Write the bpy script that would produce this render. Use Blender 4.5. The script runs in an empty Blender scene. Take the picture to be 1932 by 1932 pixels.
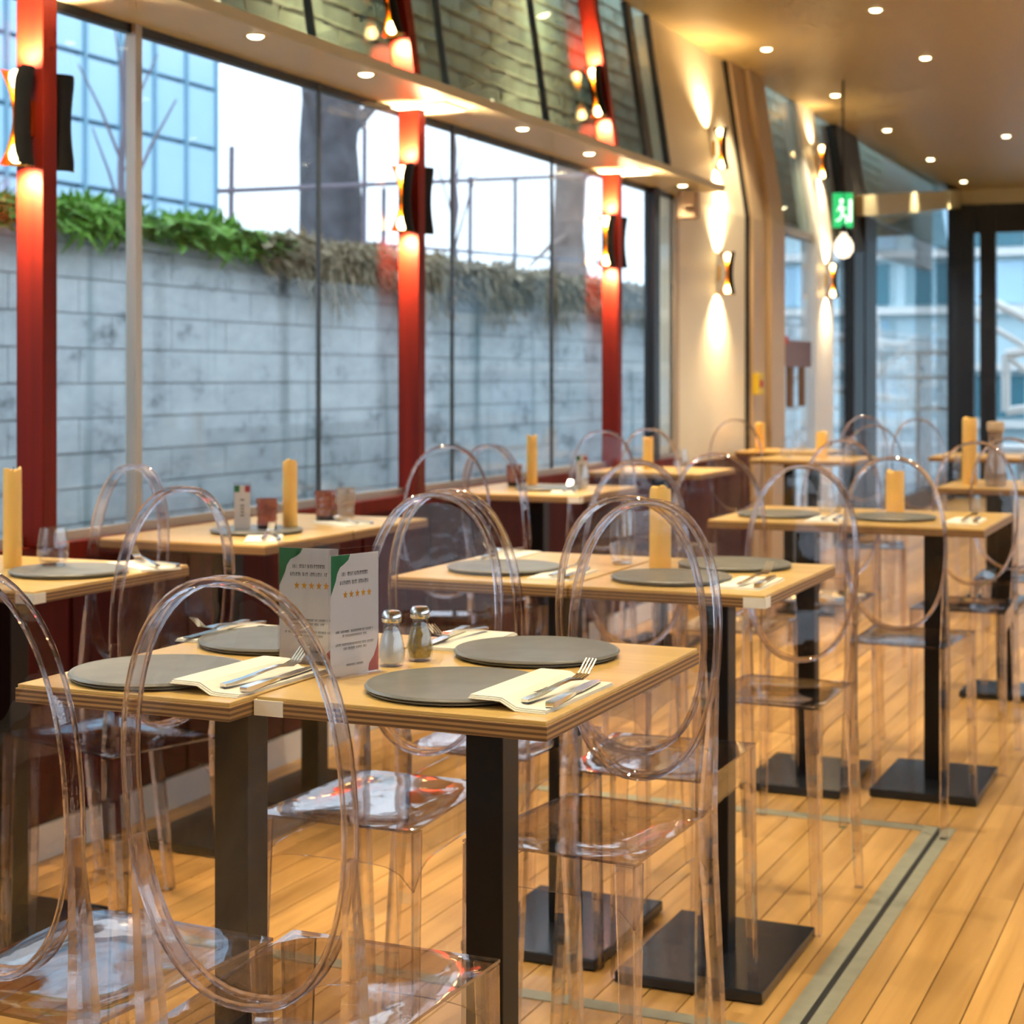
import bpy, bmesh, math, random
from mathutils import Vector, Matrix

random.seed(7)
R = math.radians
scene = bpy.context.scene
COL = scene.collection

# ------------------------------------------------------------------ camera
# World axes: +Y runs along the window wall, +X crosses the room, z is up.
cam_d = bpy.data.cameras.new('camera')
cam = bpy.data.objects.new('camera', cam_d)
COL.objects.link(cam)
cam.location = (0, 0, 1.68)
cam.rotation_euler = (R(90), 0, R(23.69))
cam_d.sensor_width = 36.0
cam_d.lens = 36.0 * 3200 / 1932
cam_d.shift_y = -(966 - 713) / 1932
cam_d.clip_start = 0.05
cam_d.clip_end = 400
cam_d.dof.use_dof = True
cam_d.dof.focus_distance = 2.95
cam_d.dof.aperture_fstop = 5.6
scene.camera = cam

# ------------------------------------------------------------------ sky, exposure
world = bpy.data.worlds.new('overcast_sky')
scene.world = world
world.use_nodes = True
wn = world.node_tree.nodes
bg = wn['Background']
bg.inputs[0].default_value = (0.74, 0.87, 1.0, 1)
bg.inputs[1].default_value = 1.95

vs = scene.view_settings
vs.view_transform = 'Standard'
vs.look = 'None'
vs.gamma = 1
vs.exposure = 0.25
vs.use_curve_mapping = False
cy = scene.cycles
cy.use_denoising = True
cy.use_adaptive_sampling = True
cy.adaptive_threshold = 0.12
cy.adaptive_min_samples = 12
cy.caustics_reflective = False
cy.max_bounces = 7
cy.transmission_bounces = 6
cy.glossy_bounces = 3
cy.diffuse_bounces = 2
cy.transparent_max_bounces = 28
cy.sample_clamp_indirect = 6.0
cy.sample_clamp_direct = 0.0
cy.blur_glossy = 0.5

SPOT_POWER = 150.0
SCONCE_POWER = 85.0
WARM = (1.0, 0.84, 0.54)

# ------------------------------------------------------------------ mesh helpers
class MB:
    """collects geometry for ONE mesh object"""
    def __init__(self):
        self.v, self.f, self.m = [], [], []
    def add(self, vs_, fs_, mi=0):
        o = len(self.v)
        self.v += [tuple(p) for p in vs_]
        self.f += [[o + i for i in f] for f in fs_]
        self.m += [mi] * len(fs_)
        return self
    def box(self, x0, x1, y0, y1, z0, z1, mi=0):
        p = [(x0, y0, z0), (x1, y0, z0), (x1, y1, z0), (x0, y1, z0),
             (x0, y0, z1), (x1, y0, z1), (x1, y1, z1), (x0, y1, z1)]
        return self.hexa(p, mi)
    def hexa(self, p, mi=0):
        return self.add(p, [[3, 2, 1, 0], [4, 5, 6, 7], [0, 1, 5, 4], [1, 2, 6, 5], [2, 3, 7, 6], [3, 0, 4, 7]], mi)
    def taper(self, c0, s0, c1, s1, mi=0):
        """square bar from centre c0 (half sizes s0) to c1 (half sizes s1)"""
        p = []
        for c, s in ((c0, s0), (c1, s1)):
            for dx, dy in ((-1, -1), (1, -1), (1, 1), (-1, 1)):
                p.append((c[0] + dx * s[0], c[1] + dy * s[1], c[2]))
        return self.hexa(p, mi)
    def lathe(self, prof, n=24, c=(0, 0, 0), a0=0.0, a1=360.0, mi=0, caps=True):
        full = abs(a1 - a0) >= 359.9
        k = n if full else n + 1
        vs_, fs_ = [], []
        for r, z in prof:
            for i in range(k):
                a = R(a0 + (a1 - a0) * i / n)
                vs_.append((c[0] + r * math.cos(a), c[1] + r * math.sin(a), c[2] + z))
        for j in range(len(prof) - 1):
            for i in range(n):
                i2 = (i + 1) % k
                fs_.append([j * k + i, j * k + i2, (j + 1) * k + i2, (j + 1) * k + i])
        if full and caps:
            if prof[0][0] > 1e-5: fs_.append([i for i in range(k)][::-1])
            if prof[-1][0] > 1e-5: fs_.append([(len(prof) - 1) * k + i for i in range(k)])
        return self.add(vs_, fs_, mi)
    def tube(self, pts, rad, n=8, mi=0):
        pts = [Vector(p) for p in pts]
        rad = rad if isinstance(rad, (list, tuple)) else [rad] * len(pts)
        vs_, fs_ = [], []
        up = Vector((0, 0, 1))
        for i, p in enumerate(pts):
            t = (pts[min(i + 1, len(pts) - 1)] - pts[max(i - 1, 0)]).normalized()
            u = t.cross(up if abs(t.z) < .8 else Vector((0, 1, 0)))
            u.normalize(); w = u.cross(t)
            for k in range(n):
                a = 2 * math.pi * k / n
                vs_.append(p + (u * math.cos(a) + w * math.sin(a)) * rad[i])
        for i in range(len(pts) - 1):
            for k in range(n):
                k2 = (k + 1) % n
                fs_.append([i * n + k, i * n + k2, (i + 1) * n + k2, (i + 1) * n + k])
        fs_.append(list(range(n))[::-1]); fs_.append([(len(pts) - 1) * n + k for k in range(n)])
        return self.add(vs_, fs_, mi)
    def loft(self, rings, closed_path=False, mi=0, caps=True):
        """rings: equal-length lists of points"""
        n = len(rings[0]); m = len(rings)
        vs_ = [p for r in rings for p in r]
        fs_ = []
        for j in range(m if closed_path else m - 1):
            j2 = (j + 1) % m
            for i in range(n):
                i2 = (i + 1) % n
                fs_.append([j * n + i, j * n + i2, j2 * n + i2, j2 * n + i])
        if not closed_path and caps:
            fs_.append(list(range(n))[::-1]); fs_.append([(m - 1) * n + i for i in range(n)])
        return self.add(vs_, fs_, mi)
    def slab(self, poly, z0, z1, mi=0):
        """extrude an xy polygon between two heights"""
        n = len(poly)
        vs_ = [(x, y, z0) for x, y in poly] + [(x, y, z1) for x, y in poly]
        fs_ = [list(range(n))[::-1], [n + i for i in range(n)]]
        fs_ += [[i, (i + 1) % n, n + (i + 1) % n, n + i] for i in range(n)]
        return self.add(vs_, fs_, mi)
    def mesh(self, name, mats, smooth=False, bevel=0.0, weld=False):
        me = bpy.data.meshes.new(name)
        me.from_pydata(self.v, [], self.f)
        mats = mats if isinstance(mats, (list, tuple)) else [mats]
        for m in mats: me.materials.append(m)
        me.polygons.foreach_set('material_index', self.m)
        bm = bmesh.new(); bm.from_mesh(me)
        if weld: bmesh.ops.remove_doubles(bm, verts=bm.verts, dist=1e-5)
        bmesh.ops.recalc_face_normals(bm, faces=bm.faces)
        if bevel > 0:
            bmesh.ops.bevel(bm, geom=list(bm.edges), offset=bevel, segments=2, affect='EDGES', profile=0.5)
        bm.to_mesh(me); bm.free()
        if smooth:
            me.polygons.foreach_set('use_smooth', [True] * len(me.polygons))
            me.set_sharp_from_angle(angle=R(38))
        me.update()
        return me
    def build(self, name, mats, parent=None, smooth=False, bevel=0.0, loc=None, rotz=None):
        return link(name, self.mesh(name, mats, smooth, bevel), parent, loc, rotz)

def link(name, me, parent=None, loc=None, rotz=None):
    o = bpy.data.objects.new(name, me)
    COL.objects.link(o)
    if parent: o.parent = parent
    if loc: o.location = loc
    if rotz is not None: o.rotation_euler = (0, 0, rotz)
    return o

def tag(o, label=None, cat=None, group=None, kind=None):
    if label: o['label'] = label
    if cat: o['category'] = cat
    if group: o['group'] = group
    if kind: o['kind'] = kind
    return o

def thing(name, label, cat, loc=(0, 0, 0), rotz=0.0, group=None):
    o = bpy.data.objects.new(name, None)
    o.empty_display_size = 0.05
    COL.objects.link(o)
    o.location = loc; o.rotation_euler = (0, 0, rotz)
    return tag(o, label, cat, group)

def struct(name, mb, mats, label=None, cat=None, parent=None, **kw):
    o = mb.build(name, mats, parent, **kw)
    if parent is None: tag(o, label, cat, kind='structure')
    return o

def struct_root(name, label, cat, loc=(0, 0, 0)):
    return tag(thing(name, label, cat, loc), kind='structure')

# ------------------------------------------------------------------ materials
def new_mat(name):
    m = bpy.data.materials.new(name); m.use_nodes = True
    nt = m.node_tree
    return m, nt.nodes, nt.links, nt.nodes['Principled BSDF']

def plain(name, col, rough=0.5, metal=0.0, var=0.0, scale=8.0, bump=0.0, coat=0.0, stretch=(1, 1, 1), spec=0.5):
    m, n, l, b = new_mat(name)
    b.inputs['Roughness'].default_value = rough
    b.inputs['Metallic'].default_value = metal
    b.inputs['Specular IOR Level'].default_value = spec
    b.inputs['Coat Weight'].default_value = coat
    b.inputs['Base Color'].default_value = (*col, 1)
    if var or bump:
        tc = n.new('ShaderNodeTexCoord'); mp = n.new('ShaderNodeMapping')
        mp.inputs['Scale'].default_value = stretch
        l.new(tc.outputs['Object'], mp.inputs[0])
        nz = n.new('ShaderNodeTexNoise'); nz.inputs['Scale'].default_value = scale
        nz.inputs['Detail'].default_value = 6
        l.new(mp.outputs[0], nz.inputs['Vector'])
        if var:
            mx = n.new('ShaderNodeMix'); mx.data_type = 'RGBA'
            mx.inputs[6].default_value = (*[c * (1 - var) for c in col], 1)
            mx.inputs[7].default_value = (*[min(1, c * (1 + var)) for c in col], 1)
            l.new(nz.outputs[0], mx.inputs[0]); l.new(mx.outputs[2], b.inputs['Base Color'])
        if bump:
            bp = n.new('ShaderNodeBump'); bp.inputs['Strength'].default_value = bump
            bp.inputs['Distance'].default_value = 0.01
            l.new(nz.outputs[0], bp.inputs['Height']); l.new(bp.outputs[0], b.inputs['Normal'])
    return m

def wood(name, c0, c1, rough=0.35, axis='Y', rnd=0.0, coat=0.0, grain=1.0):
    m, n, l, b = new_mat(name)
    tc = n.new('ShaderNodeTexCoord'); mp = n.new('ShaderNodeMapping')
    sc = {'Y': (14, 0.9, 14), 'X': (0.9, 14, 14), 'Z': (14, 14, 0.7)}[axis]
    mp.inputs['Scale'].default_value = [s * grain for s in sc]
    geo = n.new('ShaderNodeNewGeometry')
    oi = n.new('ShaderNodeObjectInfo')
    ad = n.new('ShaderNodeMath'); ad.operation = 'ADD'
    l.new(geo.outputs['Random Per Island'], ad.inputs[0]); l.new(oi.outputs['Random'], ad.inputs[1])
    off = n.new('ShaderNodeVectorMath'); off.operation = 'ADD'
    sca = n.new('ShaderNodeMath'); sca.operation = 'MULTIPLY'; sca.inputs[1].default_value = 37.0
    l.new(ad.outputs[0], sca.inputs[0])
    l.new(tc.outputs['Object'], off.inputs[0]); l.new(sca.outputs[0], off.inputs[1])
    l.new(off.outputs[0], mp.inputs[0])
    nz = n.new('ShaderNodeTexNoise'); nz.inputs['Scale'].default_value = 1.0
    nz.inputs['Detail'].default_value = 8; nz.inputs['Distortion'].default_value = 0.8
    l.new(mp.outputs[0], nz.inputs['Vector'])
    rp = n.new('ShaderNodeValToRGB')
    rp.color_ramp.elements[0].position = 0.3; rp.color_ramp.elements[0].color = (*c0, 1)
    rp.color_ramp.elements[1].position = 0.7; rp.color_ramp.elements[1].color = (*c1, 1)
    l.new(nz.outputs[0], rp.inputs[0])
    out = rp.outputs[0]
    if rnd:
        fr = n.new('ShaderNodeMath'); fr.operation = 'FRACT'; l.new(ad.outputs[0], fr.inputs[0])
        mr = n.new('ShaderNodeMapRange'); mr.inputs[3].default_value = 1 - rnd; mr.inputs[4].default_value = 1 + rnd * 0.6
        l.new(fr.outputs[0], mr.inputs[0])
        hs = n.new('ShaderNodeHueSaturation'); l.new(mr.outputs[0], hs.inputs['Value']); l.new(out, hs.inputs['Color'])
        out = hs.outputs[0]
    l.new(out, b.inputs['Base Color'])
    b.inputs['Roughness'].default_value = rough
    b.inputs['Coat Weight'].default_value = coat
    b.inputs['Coat Roughness'].default_value = 0.15
    bp = n.new('ShaderNodeBump'); bp.inputs['Strength'].default_value = 0.08; bp.inputs['Distance'].default_value = 0.004
    l.new(nz.outputs[0], bp.inputs['Height']); l.new(bp.outputs[0], b.inputs['Normal'])
    return m

def thin_clear(name, tint=(1, 1, 1), ior=1.5, gloss=0.03, base=0.0, haze=None, wavy=0.0):
    """thin transparent sheet: passes light straight through, mirrors by Fresnel"""
    m, n, l, b = new_mat(name)
    n.remove(b)
    out = n['Material Output']
    tr = n.new('ShaderNodeBsdfTransparent'); tr.inputs[0].default_value = (*tint, 1)
    gl = n.new('ShaderNodeBsdfGlossy'); gl.inputs['Roughness'].default_value = gloss
    fr = n.new('ShaderNodeFresnel')
    # a thin sheet mirrors alike from both sides: undo the inversion at back faces
    geo = n.new('ShaderNodeNewGeometry')
    mr = n.new('ShaderNodeMapRange'); mr.inputs[3].default_value = ior; mr.inputs[4].default_value = 1.0 / ior
    l.new(geo.outputs['Backfacing'], mr.inputs[0]); l.new(mr.outputs[0], fr.inputs[0])
    src = fr.outputs[0]
    if wavy:
        tc = n.new('ShaderNodeTexCoord'); nz = n.new('ShaderNodeTexNoise')
        nz.inputs['Scale'].default_value = 9.0; nz.inputs['Detail'].default_value = 2
        l.new(tc.outputs['Object'], nz.inputs['Vector'])
        bp = n.new('ShaderNodeBump'); bp.inputs['Strength'].default_value = wavy; bp.inputs['Distance'].default_value = .02
        l.new(nz.outputs[0], bp.inputs['Height']); l.new(bp.outputs[0], gl.inputs['Normal'])
    if base:
        a = n.new('ShaderNodeMath'); a.operation = 'ADD'; a.use_clamp = True
        a.inputs[1].default_value = base; l.new(src, a.inputs[0]); src = a.outputs[0]
    mx = n.new('ShaderNodeMixShader')
    l.new(src, mx.inputs[0]); l.new(tr.outputs[0], mx.inputs[1]); l.new(gl.outputs[0], mx.inputs[2])
    res = mx.outputs[0]
    if haze:
        df = n.new('ShaderNodeBsdfDiffuse'); df.inputs[0].default_value = (*haze[0], 1)
        m2 = n.new('ShaderNodeMixShader'); m2.inputs[0].default_value = haze[1]
        l.new(res, m2.inputs[1]); l.new(df.outputs[0], m2.inputs[2]); res = m2.outputs[0]
    l.new(res, out.inputs[0])
    return m

def solid_clear(name, tint=(1, 1, 1), ior=1.45, through=0.45):
    """thick clear plastic: part refraction, part straight-through light"""
    m, n, l, b = new_mat(name)
    n.remove(b)
    out = n['Material Output']
    g = n.new('ShaderNodeBsdfGlass'); g.inputs['IOR'].default_value = ior
    g.inputs['Roughness'].default_value = 0.0; g.inputs['Color'].default_value = (*tint, 1)
    t = n.new('ShaderNodeBsdfTransparent'); t.inputs[0].default_value = (*tint, 1)
    mx = n.new('ShaderNodeMixShader'); mx.inputs[0].default_value = through
    l.new(g.outputs[0], mx.inputs[1]); l.new(t.outputs[0], mx.inputs[2]); l.new(mx.outputs[0], out.inputs[0])
    return m

def glow(name, col, power):
    m, n, l, b = new_mat(name)
    b.inputs['Base Color'].default_value = (*col, 1)
    b.inputs['Emission Color'].default_value = (*col, 1)
    b.inputs['Emission Strength'].default_value = power
    return m

M = {}
M['floor'] = wood('honey_oak_boards', (0.43, 0.225, 0.058), (0.67, 0.385, 0.125), 0.34, 'Y', rnd=0.22, coat=0.15)
M['gap'] = plain('dark_floor_joint', (0.03, 0.018, 0.008), 0.8)
M['rail'] = plain('grey_green_metal_strip', (0.33, 0.33, 0.25), 0.45, 0.3, var=0.2, scale=20)
M['black_slot'] = plain('black_slot', (0.01, 0.01, 0.01), 0.7)
M['top'] = wood('pale_oak_laminate', (0.60, 0.375, 0.115), (0.75, 0.50, 0.175), 0.3, 'X', coat=0.1)
M['edge'] = None
M['black_metal'] = plain('black_powder_coat', (0.006, 0.005, 0.005), 0.4, 0.0, var=0.3, scale=30, spec=.3)
M['base_metal'] = plain('black_base_plate', (0.03, 0.034, 0.042), 0.22, 0.5)
M['slate'] = plain('slate_grey_ceramic', (0.15, 0.155, 0.145), 0.42, var=0.35, scale=14, bump=0.05)
M['slate_rim'] = plain('pale_highlight_rim', (0.20, 0.20, 0.19), 0.3)  # rim highlight put into the colour as a paler grey
M['napkin'] = plain('white_paper_napkin', (0.86, 0.82, 0.72), 0.85, var=0.05, scale=40, bump=0.2)
M['steel'] = plain('polished_steel', (0.72, 0.70, 0.66), 0.16, 1.0)
M['red_wood'] = wood('red_stained_wood', (0.105, 0.0045, 0.0008), (0.18, 0.009, 0.0012), 0.55, 'Z')
M['red_wood'].node_tree.nodes['Principled BSDF'].inputs['Specular IOR Level'].default_value = .2
M['dark_red'] = wood('dark_red_panel', (0.045, 0.004, 0.004), (0.085, 0.007, 0.006), 0.6, 'Z')
M['dark_red'].node_tree.nodes['Principled BSDF'].inputs['Specular IOR Level'].default_value = .15
M['cream'] = plain('cream_paint', (0.80, 0.72, 0.55), 0.55, var=0.05, scale=3)
M['ceiling'] = plain('satin_tan_ceiling', (0.38, 0.28, 0.12), 0.42, var=0.05, scale=0.6, stretch=(1, .3, 1))
M['tan'] = plain('tan_paint', (0.50, 0.36, 0.22), 0.5, var=0.08, scale=4)
M['soffit'] = plain('cream_board', (0.62, 0.55, 0.36), 0.4, var=0.08, scale=3)
M['alu'] = plain('grey_aluminium', (0.42, 0.37, 0.31), 0.4, 0.4)
M['black'] = plain('black_frame', (0.008, 0.008, 0.010), 0.4)
M['white_paint'] = plain('white_paint', (0.82, 0.82, 0.80), 0.45)
M['glass'] = thin_clear('window_glass', (0.97, 0.99, 1.0), 1.22, 0.0)
M['glass_up'] = thin_clear('upper_window_glass', (0.86, 0.93, 0.90), 1.35, 0.0, base=0.03)
M['joint'] = plain('dark_glass_joint', (0.04, 0.05, 0.055), 0.4)
M['clear_thin'] = thin_clear('clear_acrylic_sheet', (0.965, 0.955, 0.965), 1.49, 0.02)
M['clear_back'] = thin_clear('clear_acrylic_back', (0.95, 0.935, 0.945), 1.55, 0.02, base=0.015, wavy=.06)
M['clear_ring'] = solid_clear('clear_acrylic_bar', (0.97, 0.95, 0.96), 1.45, 0.12)
M['clear_band'] = solid_clear('clear_acrylic_band', (0.975, 0.955, 0.96), 1.42, 0.72)
M['clear_edge'] = thin_clear('acrylic_cut_edge', (0.52, 0.46, 0.48), 1.6, 0.05, base=0.12)
M['clear_leg'] = solid_clear('clear_acrylic_leg', (0.955, 0.93, 0.93), 1.38, 0.35)
M['clear_seat'] = thin_clear('clear_acrylic_seat', (0.94, 0.92, 0.93), 1.6, 0.04, base=0.07, wavy=.05)
M['gold'] = plain('brushed_gold', (0.85, 0.48, 0.10), 0.25, 1.0)
M['shade_black'] = plain('matt_black_shade', (0.004, 0.004, 0.004), 0.6, spec=.2)
M['bulb'] = glow('lit_bulb', (1.0, 0.72, 0.30), 14.0)
M['downlight'] = glow('lit_downlight', (1.0, 0.86, 0.52), 12.0)
M['trim_gold'] = plain('gold_trim', (0.6, 0.42, 0.12), 0.3, 0.8)
M['wax'] = plain('yellow_candle_wax', (0.90, 0.56, 0.15), 0.45)
M['wax'].node_tree.nodes['Principled BSDF'].inputs['Subsurface Weight'].default_value = 0.35
M['wax'].node_tree.nodes['Principled BSDF'].inputs['Subsurface Radius'].default_value = (0.03, 0.015, 0.005)
M['wick'] = plain('burnt_wick', (0.02, 0.015, 0.01), 0.9)
M['paper'] = plain('white_card', (0.80, 0.79, 0.78), 0.6)
M['green_ink'] = plain('green_ink', (0.01, 0.20, 0.06), 0.6)
M['red_ink'] = plain('red_ink', (0.45, 0.03, 0.04), 0.6)
M['orange_ink'] = plain('orange_ink', (0.80, 0.36, 0.01), 0.6)
M['black_ink'] = plain('black_ink', (0.03, 0.03, 0.035), 0.6)
M['salt'] = plain('white_salt', (0.85, 0.86, 0.88), 0.9)
M['pepper'] = plain('ground_pepper', (0.42, 0.29, 0.07), 0.9, var=0.5, scale=120)
M['tumbler'] = thin_clear('drinking_glass', (0.97, 0.98, 0.99), 1.6, 0.0, base=0.03)
M['amber'] = thin_clear('amber_pressed_glass', (0.55, 0.24, 0.20), 1.6, 0.03, base=0.08, haze=((0.5, 0.2, 0.16), 0.35))
M['clear_pressed'] = thin_clear('clear_pressed_glass', (0.8, 0.74, 0.7), 1.6, 0.05, base=0.12, haze=((0.6, 0.5, 0.45), 0.3))
M['dark_glass'] = plain('dark_glass_base', (0.02, 0.012, 0.02), 0.15)

def edge_mat():
    m, n, l, b = new_mat('layered_plywood_edge')
    tc = n.new('ShaderNodeTexCoord'); sp = n.new('ShaderNodeSeparateXYZ')
    l.new(tc.outputs['Object'], sp.inputs[0])
    w = n.new('ShaderNodeTexWave'); w.bands_direction = 'Z'; w.inputs['Scale'].default_value = 34.0
    w.inputs['Distortion'].default_value = 1.2; w.inputs['Detail'].default_value = 2
    mp = n.new('ShaderNodeMapping'); mp.inputs['Scale'].default_value = (0.08, 0.08, 1)
    l.new(tc.outputs['Object'], mp.inputs[0]); l.new(mp.outputs[0], w.inputs['Vector'])
    rp = n.new('ShaderNodeValToRGB')
    rp.color_ramp.elements[0].position = 0.25; rp.color_ramp.elements[0].color = (0.13, 0.062, 0.022, 1)
    rp.color_ramp.elements[1].position = 0.7; rp.color_ramp.elements[1].color = (0.38, 0.21, 0.075, 1)
    l.new(w.outputs['Color'], rp.inputs[0]); l.new(rp.outputs[0], b.inputs['Base Color'])
    b.inputs['Roughness'].default_value = 0.5
    return m
M['edge'] = edge_mat()
M['edge_far'] = M['edge']

# ------------------------------------------------------------------ room shell
CEIL, HEAD, SILL = 4.34, 3.02, 1.09
WX = -3.90                       # plane of the lower window glass
LEAN = -0.15                     # upper glazing leans outward by this per unit height
XR, Y0, Y1 = 4.2, -3.0, 24.5
def lean_x(z): return WX + LEAN * (z - HEAD)

floor = struct('floor', MB().box(WX - .1, XR, Y0, Y1 + .1, -0.12, -0.022), M['gap'],
               'honey oak plank floor running along the window wall', 'floor')
# planks: individual boards, largest in view as objects, the rest as one part
PW, PG, PL = 0.117, 0.004, 2.34
th = R(23.69)
def proj_size(x, y):
    Z = -x * math.sin(th) + y * math.cos(th); X = x * math.cos(th) + y * math.sin(th)
    if Z < 1.0: return 0.0
    u, v = X / Z, -1.68 / Z
    inside = abs(u) < 0.34 and v > -0.42
    return (1.0 / Z ** 2.2) * (1.0 if inside else 0.0)
planks = []
k = 0
x = WX + 0.035
while x < XR - 0.05:
    y = Y0 - random.random() * PL
    while y < Y1:
        a, b_ = max(y, Y0), min(y + PL - 0.003, Y1)
        if b_ - a > 0.2:
            s = max(proj_size(x + PW / 2, yy) for yy in (a, (a + b_) / 2, b_))
            planks.append((s, x, a, b_))
        y += PL
    x += PW
planks.sort(key=lambda p: -p[0])
plank_me = {}
rest = MB()
for i, (s, x, a, b_) in enumerate(planks):
    if i < 290 and s > 0:
        L = round(b_ - a, 2)
        if L not in plank_me:
            plank_me[L] = MB().box(PG / 2, PW - PG / 2, 0, L, -0.022, 0).mesh('floor_board', M['floor'])
        link('floor_board', plank_me[L], floor, (x, a, 0))
    else:
        rest.box(x + PG / 2, x + PW - PG / 2, a, b_, -0.022, 0)
tag(rest.build('floor_boards_beyond', M['floor'], floor), kind='stuff')

# inlaid floor hatch rails
t = struct_root('trim_1', 'grey green metal hatch rails let into the oak floor', 'floor rail', (0, 0, 0))
for nm, a, b_, mm in (('rail_strip', -1.135, -1.085, 'rail'), ('rail_slot', -1.085, -1.066, 'black_slot'), ('rail_strip', -1.066, -1.022, 'rail')):
    MB().box(a, b_, 0.6, 6.44, -0.01, 0.004 if mm == 'rail' else 0.0015).build(nm, M[mm], t)
MB().box(-3.0, -1.135, 6.37, 6.44, -0.01, 0.003).build('rail_cross', M['rail'], t)
MB().box(-3.0, -1.135, 4.22, 4.28, -0.01, 0.003).build('rail_cross', M['rail'], t)

ceil_mb = MB().hexa([(-4.1, Y0, CEIL), (XR, Y0, CEIL), (XR, Y1 + .1, CEIL), (-4.1, Y1 + .1, CEIL),
                     (-4.1, Y0, CEIL + .15), (XR, Y0, CEIL + .15), (XR, Y1 + .1, CEIL + .15), (-4.1, Y1 + .1, CEIL + .15)])
ceil = struct('ceiling', ceil_mb, M['ceiling'], 'satin tan ceiling dotted with small downlights', 'ceiling')
wr = struct('wall_right', MB().box(XR, XR + .12, Y0, Y1 + .1, 0, 1.04), M['dark_red'], 'dark red base wall across the room from the windows', 'wall')
MB().box(XR, XR + .12, Y0, Y1 + .1, 3.05, CEIL).build('header', M['cream'], wr)
for k in range(10):
    MB().box(XR - .02, XR + .10, Y0 + k * 2.84, Y0 + k * 2.84 + .09, 1.04, 3.05).build('post', M['red_wood'], wr)
    if k < 9: MB().box(XR + .04, XR + .05, Y0 + k * 2.84 + .09, Y0 + k * 2.84 + 2.84, 1.04, 3.05).build('glass_pane', M['glass'], wr)
struct('wall_back', MB().box(WX - .1, XR, Y0 - .12, Y0, 0, CEIL), M['cream'], 'cream wall closing the near end of the room', 'wall')

# window wall: low panelled base
base = struct('wall_left', MB().box(WX - .12, WX + .01, Y0, 14.65, 0, SILL - .05), M['dark_red'],
              'dark red panelled base wall below the window glazing', 'wall')
y = Y0
while y < 15:
    MB().box(WX + .01, WX + .022, y + .01, y + .70, .13, SILL - .06).build('wall_panel', M['dark_red'], base)
    y += .72
struct('baseboard_left', MB().box(WX + .01, WX + .035, Y0, 11.8, 0, 0.12), M['white_paint'], 'pale skirting board along the dark red wall', 'baseboard')
struct('trim_2', MB().box(WX - .10, WX + .07, Y0, 11.8, SILL - .05, SILL + .01), M['red_wood'], 'dark red window sill behind the window tables', 'sill')
struct('trim_3', MB().box(WX + .0, WX + .03, Y0, 11.8, SILL + .01, SILL + .045), M['alu'], 'grey aluminium strip along the foot of the window glass', 'trim')

# lower panes and mullions
POSTS = [1.80, 4.65, 7.48, 10.34]
PWX, PWY = 0.115, 0.075
panes = [(-1.0, 1.80), (1.875, 4.65), (4.725, 5.30), (5.33, 6.69), (6.705, 7.48), (7.555, 8.09), (8.10, 9.475), (9.485, 10.34), (10.415, 11.29), (11.40, 11.80)]
for i, (a, b_) in enumerate(panes):
    struct('window_%d' % (i + 1), MB().box(WX - .006, WX + .006, a, b_, SILL + .045, HEAD), M['glass'],
           ['clear window pane before the room\'s near post', 'wide clear window pane left of the first red post', 'narrow clear pane just right of the first red post',
            'wide clear pane between the grey mullion and the thin glass joint', 'clear pane just left of the second red post', 'narrow clear pane just right of the second red post',
            'wide clear pane in the middle between second and third red posts', 'clear pane just left of the third red post', 'clear pane between third red post and black mullion',
            'narrow clear pane between black mullion and cream wall'][i], 'window')
struct('trim_4', MB().box(WX - .02, WX + .025, 5.295, 5.335, SILL, HEAD), M['alu'], 'grey aluminium mullion between first and second red posts', 'mullion')
for i, yy in enumerate((6.6975, 8.095, 9.48)):
    struct('trim_%d' % (5 + i), MB().box(WX - .007, WX + .010, yy - .008, yy + .008, SILL, HEAD), M['joint'],
           ['thin dark glass joint left of the second red post', 'thin dark glass joint right of the second red post', 'thin dark glass joint left of the third red post'][i], 'glass joint')
struct('trim_8', MB().box(WX - .04, WX + .04, 11.29, 11.40, 0, HEAD), M['black'], 'black vertical mullion right of the third red post', 'mullion')
struct('trim_9', MB().box(WX - .03, WX + .005, Y0, 11.8, HEAD - .035, HEAD), M['black'], 'black gasket line under the cream ledge', 'trim')

# ledge with spotlights, and the leaning upper glazing
struct('trim_10', MB().box(WX - .02, -3.50, Y0, 11.8, HEAD, HEAD + .045), M['soffit'], 'cream ledge with spotlights above the window glass', 'ledge')
def leaning(y0, y1, z0, z1, d0, d1):
    """a slab lying on the leaning plane; d = offsets inward from it"""
    return MB().hexa([(lean_x(z0) + d0, y0, z0), (lean_x(z0) + d1, y0, z0), (lean_x(z0) + d1, y1, z0), (lean_x(z0) + d0, y1, z0),
                      (lean_x(z1) + d0, y0, z1), (lean_x(z1) + d1, y0, z1), (lean_x(z1) + d1, y1, z1), (lean_x(z1) + d0, y1, z1)])
uppanes = [(-1.0, 1.80), (1.875, 4.65), (4.725, 6.69), (6.705, 7.48), (7.555, 8.09), (8.10, 9.475), (9.485, 10.34), (10.415, 11.29), (11.40, 11.80)]
UL = ['leaning upper pane near the camera end', 'leaning upper pane left of the first red post', 'wide leaning upper pane left of the thin joint', 'leaning upper pane just left of the second red post',
      'narrow leaning upper pane right of the second red post', 'wide leaning upper pane in the middle bay', 'leaning upper pane just left of the third red post',
      'leaning upper pane right of the third red post', 'narrow leaning upper pane beside the cream wall']
for i, (a, b_) in enumerate(uppanes):
    struct('window_%d' % (11 + i), leaning(a, b_, HEAD + .045, CEIL, -.005, .005), M['glass_up'], UL[i], 'window')
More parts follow.
